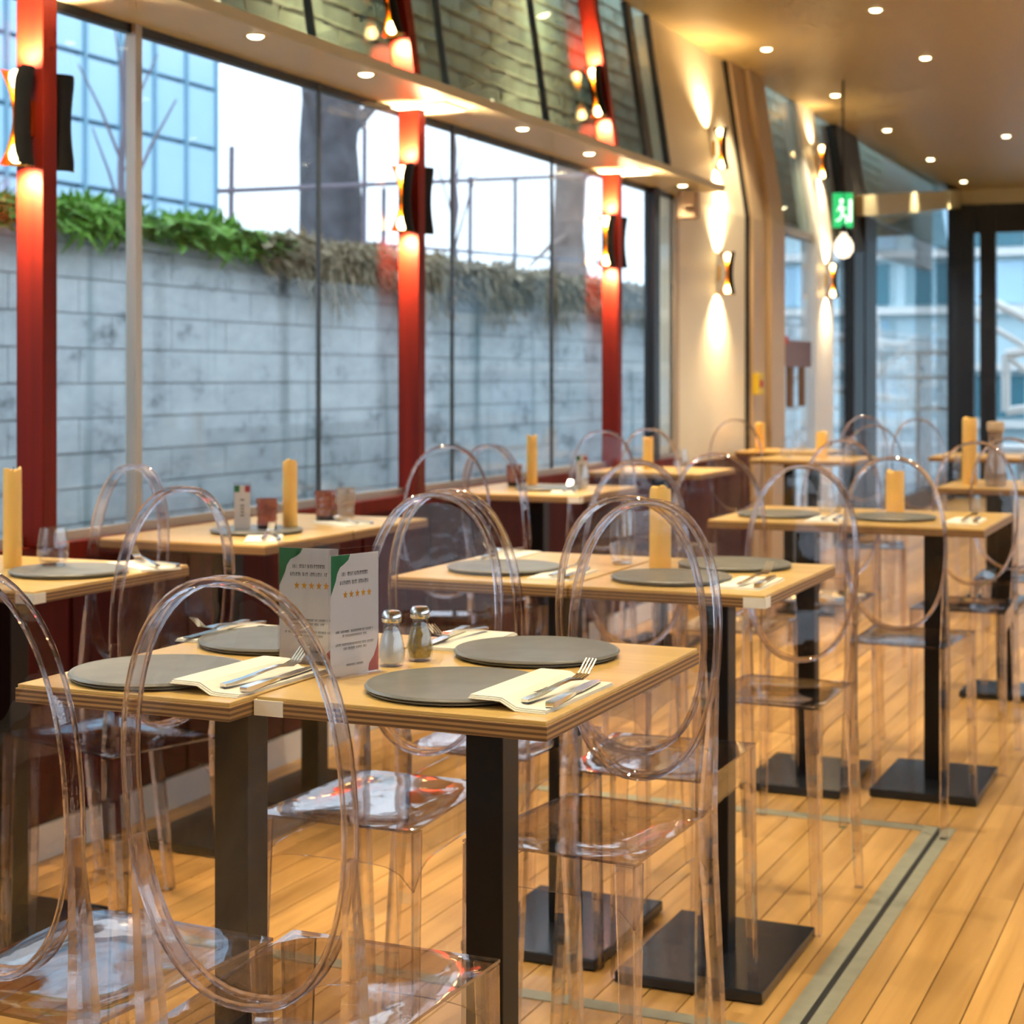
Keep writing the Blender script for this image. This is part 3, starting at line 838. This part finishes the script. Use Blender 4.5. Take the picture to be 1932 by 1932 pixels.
table('distant oak table right of the white post', -2.2, -1.4, 12.6, 13.4)

# ------------------------------------------------------------------ clear chairs
KZ = 1.5     # the place is drawn tall: all heights are one and a half times their widths' scale
def kz(mb):
    mb.v = [(x, y, z * KZ) for x, y, z in mb.v]; return mb
def chair_parts():
    parts = []
    # oval hoop
    def hoop_pt(a, s):
        c_, s_ = math.cos(a), math.sin(a)
        e = 2 / 2.25
        x = .19 * s * math.copysign(abs(c_) ** e, c_); z = .708 + .217 * s * math.copysign(abs(s_) ** e, s_)
        return x, z
    def yback(z): return -.185 - (z - .47) * .16
    N = 56
    rings = []
    for i in range(N):
        ring = []
        for (s, dy) in ((1.0, -.018), (1.0, .018), (.955, .018), (.955, -.018)):
            x, z = hoop_pt(2 * math.pi * i / N, s)
            ring.append((x, yback(z) + dy, z))
        rings.append(ring)
    parts.append(('back_hoop', kz(MB().loft(rings, closed_path=True)).mesh('back_hoop', M['clear_band'], smooth=True)))
    for dy, s, rr_ in ((-.019, .98, .0042), (.019, .98, .0042)):
        rings = []
        for i in range(N):
            ring = []
            for k in range(6):
                a = 2 * math.pi * k / 6
                x, z = hoop_pt(2 * math.pi * i / N, s + rr_ * math.cos(a) / .2)
                ring.append((x, yback(z) + dy + rr_ * math.sin(a), z))
            rings.append(ring)
        parts.append(('hoop_bead', kz(MB().loft(rings, closed_path=True)).mesh('hoop_bead', M['clear_ring'], smooth=True)))
    # thin back panel inside the hoop (dished)
    mb = MB(); vs_, fs_ = [], []
    for j, s in enumerate((.0, .35, .65, .92)):
        for i in range(32):
            x, z = hoop_pt(2 * math.pi * i / 32, s)
            vs_.append((x, yback(z) - .010 * (1 - s * s), z))
    for j in range(3):
        for i in range(32):
            i2 = (i + 1) % 32
            fs_.append([j * 32 + i, j * 32 + i2, (j + 1) * 32 + i2, (j + 1) * 32 + i])
    mb.add(vs_, fs_)
    parts.append(('back_panel', kz(mb).mesh('back_panel', M['clear_back'], smooth=True)))
    # dished seat with turned-down rim
    mb = MB(); nx, ny = 12, 12
    top, bot = [], []
    def seat_xy(u, v):
        w = .178 + .024 * v
        return (2 * u - 1) * w, -.19 + .48 * v
    for j in range(ny + 1):
        for i in range(nx + 1):
            u, v = i / nx, j / ny
            x, y = seat_xy(u, v)
            dish = .014 * (1 - (2 * u - 1) ** 4) * (1 - (2 * v - 1) ** 4)
            edge = .006 * (max(abs(2 * u - 1), abs(2 * v - 1)) > .99)
            top.append((x, y, .462 - dish - edge)); bot.append((x, y, .452 - dish * .6))
    n1 = len(top); vs_ = top + bot; fs_ = []
    idx = lambda i, j: j * (nx + 1) + i
    for j in range(ny):
        for i in range(nx):
            q = [idx(i, j), idx(i + 1, j), idx(i + 1, j + 1), idx(i, j + 1)]
            fs_.append(q); fs_.append([n1 + k for k in q][::-1])
    n_flat = len(fs_)
    for i in range(nx):
        for j in (0, ny):
            fs_.append([idx(i, j), idx(i + 1, j), n1 + idx(i + 1, j), n1 + idx(i, j)])
    for j in range(ny):
        for i in (0, nx):
            fs_.append([idx(i, j), idx(i, j + 1), n1 + idx(i, j + 1), n1 + idx(i, j)])
    mb.add(vs_, fs_)
    mb.m = [0] * n_flat + [1] * (len(fs_) - n_flat)
    parts.append(('seat', kz(mb).mesh('seat', [M['clear_seat'], M['clear_edge']], smooth=True)))
    # aprons: panels with arched lower edges
    def apron(p0, p1, thick, depth):
        mb = MB(); p0, p1 = Vector(p0), Vector(p1); d = (p1 - p0); nrm = Vector((-d.y, d.x, 0)).normalized() * thick
        rings = []
        for i in range(13):
            s = i / 12; q = p0 + d * s
            low = .455 - depth + .035 * (1 - abs(2 * s - 1) ** 6) - .035
            rings.append([tuple(q + Vector((0, 0, .452))), tuple(q + nrm + Vector((0, 0, .452))), tuple(q + nrm + Vector((0, 0, low))), tuple(q + Vector((0, 0, low)))])
        mb.loft(rings)
        mb.m = [1 if q < 48 and q % 4 == 2 else 0 for q in range(len(mb.f))]      # the cut lower edge
        return kz(mb).mesh('apron', [M['clear_thin'], M['clear_edge']])
    parts.append(('apron', apron((-.200, .288, 0), (.200, .288, 0), -.005, .055)))
    parts.append(('apron', apron((-.177, -.18, 0), (-.200, .285, 0), -.005, .055)))
    parts.append(('apron', apron((.200, .285, 0), (.177, -.18, 0), -.005, .055)))
    # front legs: angle profile tapering to the floor
    for sx in (-1, 1):
        rings = []
        for z, w, off_ in ((.45, .046, 0.0), (.30, .038, .004), (.0, .026, .016)):
            x0, y0_ = sx * (.201 + off_ * .3), .290 + off_ * .5
            tk = .007
            ring = [(x0, y0_, z), (x0 - sx * w, y0_, z), (x0 - sx * w, y0_ - tk, z), (x0 - sx * tk, y0_ - tk, z), (x0 - sx * tk, y0_ - w, z), (x0, y0_ - w, z)]
            rings.append(ring)
        parts.append(('leg', kz(MB().loft(rings)).mesh('leg', M['clear_leg'])))
    # rear legs: branch off the hoop and splay back
    for sx in (-1, 1):
        rings = []
        for z, cx_, cy_, hx, hy in ((.655, .182, yback(.655), .006, .012), (.56, .180, -.198, .011, .016), (.46, .176, -.186, .016, .020), (.38, .177, -.190, .016, .019), (.0, .186, -.255, .012, .014)):
            cx2 = sx * cx_
            rings.append([(cx2 - hx, cy_ - hy, z), (cx2 + hx, cy_ - hy, z), (cx2 + hx, cy_ + hy, z), (cx2 - hx, cy_ + hy, z)])
        parts.append(('leg', kz(MB().loft(rings)).mesh('leg', M['clear_leg'])))
    return parts
CH = chair_parts()
def chair(label, x, y, rot):
    """x, y: middle of the back hoop; rot 0 faces +Y, 180 faces the camera end"""
    a = R(rot)
    c = Vector((x, y)) - Matrix.Rotation(a, 2) @ Vector((0, -.22))
    t = thing('chair', label, 'chair', (c.x, c.y, 0.004), a, 'clear plastic chairs with oval backs')
    for nm, me in CH: link(nm, me, t)
    return t
chairs = [
 ('clear oval-backed chair in the foreground, back to the viewer, before the menu cards', -1.375, 2.13, 1),
 ('clear oval-backed chair cut by the left edge, before the front left table', -1.815, 2.08, -2),
 ('clear chair facing the viewer behind the front left table', -1.90, 3.82, 181),
 ('clear chair backing onto the one behind the front left table', -1.925, 4.02, -2),
 ('clear chair facing the viewer behind the front right table, seat fully visible', -1.325, 3.79, 176),
 ('clear chair turned to the middle row right table, its hoop doubled by another', -1.42, 3.97, 3),
 ('clear chair on the far side of the middle row left table', -1.98, 5.58, 182),
 ('clear chair on the far side of the middle row right table, legs seen', -1.385, 5.55, 178),
 ('clear chair on the near side of the third row right table', -1.225, 6.32, -2),
 ('clear chair on the near side of the third row left table', -1.92, 6.38, 2),
 ('clear chair behind the third row right table by the right edge', -1.17, 7.90, 180),
 ('clear chair behind the third row left table', -1.78, 7.88, 178),
 ('clear chair at the end of the leftmost window table by the sill', -3.45, 4.66, 164),
 ('clear chair on the aisle side of the leftmost window table', -2.66, 3.80, 72),
 ('clear chair at the far end of the long window table', -3.18, 6.55, 200),
 ('clear chair facing the window table between second and third posts', -3.05, 6.78, -20),
 ('clear chair behind the window table between second and third posts', -3.30, 8.75, 185),
 ('clear chair before the window table near the third red post', -3.2, 9.3, -5),
 ('clear chair in front of the cream lamp wall', -3.35, 11.55, 10),
 ('clear chair beyond the third row, before the black post', -2.15, 10.4, 190),
 ('clear chair at the far table on the right edge', -1.10, 8.55, 0),
 ('clear chair on the far side of the distant oak table', -2.75, 12.95, 180),
 ('distant clear chair left of the white far post', -2.2, 12.2, 0),
]
for c in chairs: chair(*c)

# ------------------------------------------------------------------ plates, napkins, cutlery
def plate_mesh(r):
    top = MB().lathe([(0, .012), (r * .955, .012), (r * .97, .0125)], 48, caps=False)
    return MB().lathe([(0, .0), (r * .86, 0), (r * .975, .003), (r * .985, .0065), (r * .965, .0075), (r, .0095), (r * 1.0, .012), (r * .975, .0145), (r * .94, .0135), (0, .0125)], 48).mesh('plate', [M['slate']], smooth=True)
PLATE = plate_mesh(.172)
def plate(label, x, y, z=TT):
    t = thing('plate', label, 'plate', (x, y, z), 0, 'round slate grey plates')
    link('plate_disc', PLATE, t)
    link('rim', RIM, t)
RIM = MB().lathe([(.1725, .0093), (.1735, .0108), (.1725, .0125), (.170, .0150), (.1675, .0142)], 48, caps=False).mesh('rim', M['slate_rim'], smooth=True)

def fork_meshes():
    hd = []
    rings = []
    for y, w, z, t in ((-.100, .0060, .0035, .0022), (-.09, .0068, .0035, .0024), (-.05, .0050, .006, .0022), (.0, .0032, .012, .0020), (.03, .0034, .014, .0018), (.045, .0085, .013, .0014), (.058, .0105, .0115, .0012)):
        rings.append([(-w, y, z - t), (w, y, z - t), (w, y, z + t), (-w, y, z + t)])
    h = MB().loft(rings).mesh('handle', M['steel'], smooth=True)
    tines = []
    for k in range(4):
        cx_ = -.0086 + k * .00573
        r2 = []
        for y, z, w in ((.056, .0115, .0020), (.075, .016, .0017), (.100, .036, .0010)):
            r2.append([(cx_ - w, y, z - .001), (cx_ + w, y, z - .001), (cx_ + w, y, z + .001), (cx_ - w, y, z + .001)])
        tines.append(MB().loft(r2).mesh('tine', M['steel']))
    return h, tines
FH, FT = fork_meshes()
KB = MB().loft([[(-w0, y, z - .0008), (w1, y, z - .0008), (w1, y, z + .0008), (-w0, y, z + .0008)] for y, w0, w1, z in ((.0, .005, .005, .003), (.02, .008, .008, .003), (.08, .009, .0085, .003), (.108, .006, .008, .003), (.118, .0, .006, .003))]).mesh('blade', M['steel'])
KH = MB().loft([[(-w, y, z - w * .5), (w, y, z - w * .5), (w, y, z + w * .5), (-w, y, z + w * .5)] for y, w, z in ((-.108, .006, .004), (-.10, .0078, .004), (-.03, .0062, .004), (.002, .0045, .003))]).mesh('handle', M['steel'], smooth=True)
def nap_mesh():
    mb = MB()
    rr = random.Random(3)
    for lay, (w, l_, z) in enumerate(((.066, .135, .0), (.064, .133, .0022), (.062, .130, .0044))):
        p = []
        for zz in (z, z + .0018):
            p += [(-w + rr.uniform(-.002, .002), -l_, zz), (w, -l_ + rr.uniform(-.003, .003), zz), (w + rr.uniform(-.002, .002), l_, zz), (-w, l_, zz)]
        mb.hexa(p)
    return mb.mesh('napkin', M['napkin'])
NAP = nap_mesh()
def draped_mesh():
    """napkin whose left half lies up on a plate rim"""
    mb = MB(); w, l_ = .074, .155
    for d in (0, .0022, .0044):
        rings = []
        for xx, zz in ((-w, .0158), (-.03, .0158), (-.012, .0150), (.016, .001), (.03, .0), (w, .0)):
            rings.append([(xx, -l_ + d * 2, zz + d), (xx, l_ - d, zz + d), (xx, l_ - d, zz + d + .0018), (xx, -l_ + d * 2, zz + d + .0018)])
        mb.loft(rings)
    return mb.mesh('napkin', M['napkin'])
NAPD = draped_mesh()
def setting(where, x, y, rot, z=TT, draped=False):
    a = R(rot)
    tag(link('napkin', NAPD if draped else NAP, None, (x - (.015 if draped else 0), y, z), a), 'folded white paper napkin ' + where, 'napkin', 'paper napkins')
    f = thing('fork', 'steel fork lying on the napkin ' + where, 'fork', (x, y, z + .0098), a + R(-6), 'steel forks'); f.scale = (1.2, 1.2, 1.2)
    f.location.x += .016 * math.cos(a); link('handle', FH, f)
    for m_ in FT: link('tine', m_, f)
    k_ = thing('knife', 'steel knife lying on the napkin ' + where, 'knife', (x + .044 * math.cos(a), y + .044 * math.sin(a), z + .0068), a + R(5), 'steel knives'); k_.scale = (1.2, 1.2, 1.2)
    link('blade', KB, k_); link('handle', KH, k_)
S1, S2, S3, S4 = 'at the near side of the front left table', 'at the far side of the front left table', 'at the near side of the front right table', 'at the far side of the front right table'
plate('slate plate at the near side of the front left table', -1.945, 2.735)
plate('slate plate at the far side of the front left table', -1.945, 3.17)
plate('slate plate nearest the viewer on the front right table', -1.352, 2.833)
plate('slate plate at the far side of the front right table', -1.372, 3.255)
plate('slate plate at the near left of the middle row', -2.07, 4.66)
plate('slate plate beside the candle of the middle row', -1.53, 4.62)
plate('slate plate at the far right of the middle row', -1.46, 5.02)
plate('slate plate on the left third row table', -1.83, 6.95)
plate('slate plate on the right third row table by the candle', -1.36, 6.98)
plate('slate plate under the stemless glass on the leftmost window table', -3.21, 4.06)
plate('slate plate on the long window table', -3.42, 5.42)
plate('slate plate on the window table between second and third posts', -3.35, 8.1)
setting(S1, -1.735, 2.755, -2, draped=True)
setting(S2, -2.10, 3.24, 178)
setting(S3, -1.170, 2.842, -2, draped=True)
setting(S4, -1.585, 3.36, 181)
setting('at the near left of the middle row', -1.855, 4.60, 3)
setting('by the taped corner of the middle row', -1.30, 4.62, 0)
setting('at the far left of the middle row', -2.22, 5.03, 182)
setting('on the left third row table', -1.60, 6.84, 2)
setting('on the right third row table', -1.07, 6.98, 0)
setting('on the leftmost window table', -3.12, 4.30, 60)
setting('on the long window table near the card stand', -3.25, 5.20, 30)
setting('on the long window table by the tumblers', -3.30, 5.86, 60)
setting('on the window table between second and third posts', -3.2, 7.95, 20)

# ------------------------------------------------------------------ candles, glasses, shakers
def candle(label, x, y, r, h, seed, z=TT):
    rr = random.Random(seed)
    t = thing('candle', label, 'candle', (x, y, z), rr.uniform(0, 6), 'yellow pillar candles')
    mb = MB(); n = 28; rings = []
    for q, (s, zz) in enumerate(((.93, 0), (1.0, .01), (1.0, .25 * h), (.985, .5 * h), (.99, .8 * h), (.98, h - .01), (.93, h), (.80, h - .004), (.35, h - .02))):
        ring = []
        for i in range(n):
            a = 2 * math.pi * i / n
            w = 1 + .012 * math.sin(3 * a + seed) if 1 < q < 6 else 1
            lift = (.005 * math.sin(2 * a + seed) + .003 * math.sin(5 * a)) if q >= 5 and q < 8 else 0
            ring.append((r * s * w * math.cos(a), r * s * w * math.sin(a), zz + lift))
        rings.append(ring)
    mb.loft(rings).build('wax_body', M['wax'], t, smooth=True)
    MB().tube([(0, 0, h - .022), (.002, 0, h - .004), (.005, .001, h + .006)], .0016, 6).build('wick', M['wick'], t)
candle('tall yellow candle at the left edge on the leftmost window table', -3.47, 4.12, .028, .30, 1)
candle('yellow pillar candle on the long window table', -3.36, 5.56, .028, .262, 2)
candle('yellow candle on the window table between second and third posts', -3.56, 8.38, .029, .27, 3)
candle('pale candle on the window table near the third red post', -3.55, 10.25, .034, .20, 4)
candle('yellow candle on the middle row, seen through a chair hoop', -1.655, 4.89, .033, .245, 5)
candle('short yellow candle on the third row right table', -1.425, 7.36, .040, .175, 6)
candle('tall yellow candle on the far table at the right edge', -1.42, 9.40, .040, .36, 7)
candle('small orange candle on the distant oak table', -2.85, 12.02, .042, .19, 8)
candle('tall pale candle before the cream lamp wall', -3.6, 13.1, .04, .22, 9)

def tumbler(label, x, y, r, h, z, seed=0):
    t = thing('tumbler', label, 'glass', (x, y, z))
    MB().lathe([(0, .006), (r * .78, .006), (r * 1.0, h * .32), (r * .97, h * .55), (r * .80, h), (r * .77, h), (r * .93, h * .55), (r * .95, h * .33), (r * .72, .014), (0, .012)], 28).build('bowl', M['tumbler'], t, smooth=True)
    MB().lathe([(0, 0), (r * .7, 0), (r * .78, .006), (0, .007)], 28).build('foot', M['tumbler'], t, smooth=True)
tumbler('stemless wine glass standing on the leftmost window table plate', -3.30, 4.10, .048, .115, TT + .0145)
tumbler('clear water glass on the window table between second and third posts', -3.22, 8.22, .05, .12, TT)
tumbler('clear water glass on the middle row beside the candle', -1.80, 4.95, .04, .17, TT)
tumbler('clear water glass on the third row left table', -1.70, 7.25, .04, .12, TT)
tumbler('clear water glass on the far right table', -1.12, 9.5, .05, .16, TT)
tumbler('clear glass on the distant oak table', -3.1, 12.0, .045, .15, TT)
tumbler('clear glass at the left of the far right table', -1.50, 9.62, .045, .15, TT)
tumbler('clear glass on the window table near the third red post', -3.25, 10.0, .045, .14, TT)
tumbler('clear glass beside the pale candle before the cream lamp wall', -3.3, 13.2, .05, .17, TT)
tumbler('second clear glass on the distant oak table', -2.7, 12.3, .045, .15, TT)
tumbler('clear glass on the distant oak table right of the white post', -1.95, 12.9, .05, .16, TT)
cf = thing('carafe', 'clear water carafe with wooden stopper on the far right table', 'carafe', (-1.27, 9.30, TT))
MB().lathe([(0, .004), (.052, .004), (.060, .05), (.052, .12), (.038, .19), (.036, .27), (.042, .29), (.039, .29), (.033, .27), (.035, .19), (.049, .12), (.056, .05), (.048, .01), (0, .01)], 24).build('glass_body', M['clear_pressed'], cf, smooth=True)
MB().lathe([(.033, .26), (.036, .29), (.046, .30), (.046, .335), (.04, .345), (0, .347)], 20).build('stopper', M['tan'], cf, smooth=True)
def votive(label, x, y, r, h, mat):
    t = thing('votive_holder', label, 'candle holder', (x, y, TT), random.random(), 'pressed glass votive holders')
    MB().lathe([(0, 0), (r * .86, 0), (r * .9, h * .2), (0, h * .22)], 20).build('base', M['dark_glass'] if mat == 'amber' else M['clear_pressed'], t, smooth=True)
    mb = MB(); rings = []
    n = 20
    for j in range(9):
        s = j / 8
        ring = []
        for i in range(n):
            a = 2 * math.pi * i / n
            bump = .05 * math.sin(5 * a + (math.pi if j % 2 else 0)) * (0 < j < 8)
            rr_ = r * (.88 + .12 * s) * (1 + bump)
            ring.append((rr_ * math.cos(a), rr_ * math.sin(a), h * (.2 + .8 * s)))
        rings.append(ring)
    mb.loft(rings, caps=False).build('glass_cup', M[mat], t)
votive('amber pressed glass votive next to the long window table candle', -3.40, 5.46, .040, .125, 'amber')
votive('amber pressed glass votive at the far half of the long window table', -3.42, 5.93, .042, .125, 'amber')
votive('clear pressed glass votive beside the amber one', -3.46, 6.17, .040, .122, 'clear_pressed')
votive('amber votive on the window table between second and third posts', -3.62, 8.28, .042, .115, 'amber')

def shaker(label, x, y, mat, cat):
    t = thing(cat.replace(' ', '_'), label, cat, (x, y, TT), 0, 'glass condiment shakers'); t.scale = (1.22, 1.22, 1.03)
    MB().lathe([(0, 0), (.017, 0), (.021, .006), (.023, .028), (.018, .055), (.013, .078), (.014, .088), (.0125, .088), (.0115, .078), (.0165, .055), (.0215, .028), (.018, .006), (0, .005)], 24).build('glass_body', M['tumbler'], t, smooth=True)
    MB().lathe([(0, .007), (.0175, .0075), (.0205, .028), (.0155, .055), (.0125, .066), (0, .067)], 20).build('contents', M[mat], t, smooth=True)
    MB().lathe([(.0155, .085), (.0165, .088), (.0165, .100), (.013, .107), (0, .109)], 20).build('cap', M['steel'], t, smooth=True)
shaker('glass salt shaker with steel cap beside the menu card', -1.590, 3.022, 'salt', 'salt shaker')
shaker('glass pepper shaker with steel cap beside the salt', -1.566, 3.100, 'pepper', 'pepper shaker')

# ------------------------------------------------------------------ printed cards
def card(label, x, y, rot, w, h, small=False):
    """front face looks along local -y"""
    t = thing('menu_card', label, 'menu card', (x, y, TT), R(rot), 'table cards')
    e = .0009
    hold = MB()
    hold.box(-w / 2 - .003, w / 2 + .003, .0012, .003, .0, h + .012)
    hold.box(-w / 2 - .003, w / 2 + .003, -.003, -.0016, .0, h + .012)
    hold.box(-w / 2 - .003, w / 2 + .003, -.024, .024, 0, .002)
    hold.build('acrylic_stand', M['clear_thin'], t)
    paper = MB().box(-w / 2, w / 2, -.0007, .0007, .003, h).build('paper', M['paper'], t)
    def flat(name, polys, mat, d=e):
        mb = MB()
        for p in polys:
            mb.add([(a, -d, b_) for a, b_ in p], [list(range(len(p)))])
        return mb.build(name, M[mat], paper)
    if small:
        flat('green_flag', [[(-w / 2, h), (-w / 2, h * .86), (-w / 6, h * .86), (-w / 6, h)]], 'green_ink')
        flat('red_flag', [[(w / 6, h), (w / 6, h * .86), (w / 2, h * .86), (w / 2, h)]], 'red_ink')
        flat('printed_lines', [[(-w * .12, h * q), (w * .12, h * q), (w * .12, h * (q + .03)), (-w * .12, h * (q + .03))] for q in (.35, .42, .49, .56, .68)], 'black_ink')
        return t
    L, T_ = -w / 2, h
    curve = [(L, T_), (L + w * .40, T_), (L + w * .36, T_ - h * .045), (L + w * .28, T_ - h * .075), (L + w * .19, T_ - h * .10), (L + w * .13, T_ - h * .15), (L + w * .10, T_ - h * .21), (L + w * .05, T_ - h * .27), (L, T_ - h * .33)]
    flat('green_corner', [curve], 'green_ink')
    Rr = w / 2
    flat('red_corner', [[(Rr, h * .30), (Rr - w * .03, h * .22), (Rr - w * .10, h * .14), (Rr - w * .20, h * .08), (Rr - w * .22, h * .03), (Rr - w * .20, .004), (Rr, .004)]], 'red_ink')
    def star(cx_, cz, r):
        return [(cx_ + (r if i % 2 == 0 else r * .42) * math.sin(math.pi * i / 5), cz + (r if i % 2 == 0 else r * .42) * 1.35 * math.cos(math.pi * i / 5)) for i in range(10)]
    for i in range(5):
        flat('star', [star(w * (-.20 + .125 * i), h * .672, w * .052)], 'orange_ink')
    rr = random.Random(5); polys = []
    def line(cz, half, hh, dense=.6):
        x_ = -half
        while x_ < half:
            ww = rr.uniform(.5, 1.1) * hh * .42
            if rr.random() < .86:
                polys.append([(x_, cz), (x_ + ww * .5, cz), (x_ + ww * .5, cz + hh), (x_, cz + hh)])
                if rr.random() < .7: polys.append([(x_, cz + hh * .7), (x_ + ww, cz + hh * .7), (x_ + ww, cz + hh), (x_, cz + hh)])
            x_ += ww * 1.35
    line(h * .825, w * .27, h * .032); line(h * .755, w * .31, h * .032)
    line(h * .36, w * .40, h * .020); line(h * .325, w * .26, h * .020)
    line(h * .255, w * .40, h * .020); line(h * .22, w * .24, h * .020)
    line(h * .085, w * .18, h * .018)
    tag(flat('printed_text', polys, 'black_ink'), kind='stuff')
    return t
card('left printed review card, green corner and orange stars', -1.760, 2.985, 8, .128, .232)
card('right printed review card, turned edgeways, red lower corner', -1.604, 2.895, 72, .126, .236)
card('small card with green and red corners on the long window table', -3.47, 5.40, 20, .06, .175, small=True)
card('small white card on the window table between second and third posts', -3.30, 8.45, 10, .06, .16, small=True)

# ------------------------------------------------------------------ far fittings
M['mauve'] = plain('mauve_cloth', (.22, .17, .22), .8)
M['strap'] = plain('brown_strap', (.16, .07, .02), .7)
M['exit_green'] = glow('exit_sign_green', (.02, .45, .14), 1.1)
M['exit_white'] = glow('exit_sign_white', (.8, 1.0, .85), 1.6)
M['speaker'] = plain('tan_speaker_case', (.42, .29, .17), .5)
sp = thing('loudspeaker', 'small tan loudspeaker under the end of the cream ledge', 'loudspeaker', (-3.70, 11.53, 2.92), R(20), None)
poly = [(-.075, -.06), (-.035, -.085), (.05, -.085), (.085, -.04), (.07, .05), (-.06, .06)]
MB().slab(poly, -.11, .08).build('case', M['speaker'], sp, bevel=.006)
MB().lathe([(.0, .0), (.035, .004), (.045, .0)], 18, (.01, -.087, -.03)).build('cone', M['tan'], sp)
MB().tube([(0, 0, .08), (0, .02, .10)], .012, 8).build('bracket', M['black'], sp)
mb = thing('hanging_cloth', 'mauve cloth with two brown straps hanging on the far glazing', 'cloth', (WX + .05, 14.75, 0))
MB().box(0, .03, 0, .95, 1.78, 2.02).build('cloth', M['mauve'], mb, bevel=.008)
MB().box(.0, .025, .12, .30, 1.42, 1.79).build('strap', M['strap'], mb, bevel=.005)
MB().box(.0, .025, .55, .73, 1.42, 1.79).build('strap', M['strap'], mb, bevel=.005)
MB().box(-.005, .04, -.12, .06, 1.98, 2.05).build('red_clip', M['red_ink'], mb, bevel=.004)
yb = thing('alarm_box', 'small yellow box on the tan column', 'box', (WX + .05, 13.85, 1.63))
MB().box(0, .05, -.08, .10, -.09, .09).build('case', M['yellow'], yb, bevel=.006)
MB().box(.05, .058, -.03, .05, -.03, .03).build('button', M['red_ink'], yb)
ex = thing('exit_sign', 'hanging green exit sign with white running figure', 'exit sign', (-3.40, 15.14, 3.03), R(20))
MB().box(-.09, .09, -.012, .012, 0, .31).build('panel', M['exit_green'], ex, bevel=.003)
fig = MB()
def strip(p0, p1, w):
    p0, p1 = Vector((p0[0], 0, p0[1])), Vector((p1[0], 0, p1[1])); d = (p1 - p0).normalized(); nrm = Vector((-d.z, 0, d.x)) * w
    fig.add([p0 - nrm, p1 - nrm, p1 + nrm, p0 + nrm], [[0, 1, 2, 3]])
strip((-.02, .20), (.0, .12), .012); strip((0, .12), (.035, .09), .008); strip((.035, .09), (.03, .04), .008); strip((0, .12), (-.03, .07), .008); strip((-.03, .07), (-.06, .06), .007)
strip((-.02, .19), (.03, .165), .006); strip((-.02, .19), (-.05, .15), .006)
fig.add([(-.012 + .016 * math.cos(R(a)), 0, .235 + .024 * math.sin(R(a))) for a in range(0, 360, 30)], [list(range(12))])
fig.add([(.055, 0, .05), (.08, 0, .05), (.08, 0, .25), (.055, 0, .25)], [[0, 1, 2, 3]])
fig.v = [(a, -.0135, b_) for a, _, b_ in fig.v]
fig.build('running_figure', M['exit_white'], ex)
MB().tube([(0, 0, .31), (0, 0, CEIL - 3.03)], .006, 6).build('hanger', M['black'], ex)
M['globe'] = glow('warm_globe', (1.0, .86, .66), 1.6)
gb = thing('globe_bulb', 'round globe bulb hanging in front of the exit sign', 'bulb', (-3.36, 15.0, 2.85))
MB().lathe([(0, -.11), (.05, -.095), (.085, -.04), (.085, .02), (.055, .075), (.03, .10), (.025, .13), (0, .13)], 20).build('globe', M['globe'], gb, smooth=True)
MB().lathe([(.028, .12), (.028, .17), (.012, .19), (0, .19)], 14).build('socket', M['black'], gb)
MB().tube([(0, 0, .19), (0, 0, CEIL - 2.85)], .004, 6).build('cord', M['black'], gb)
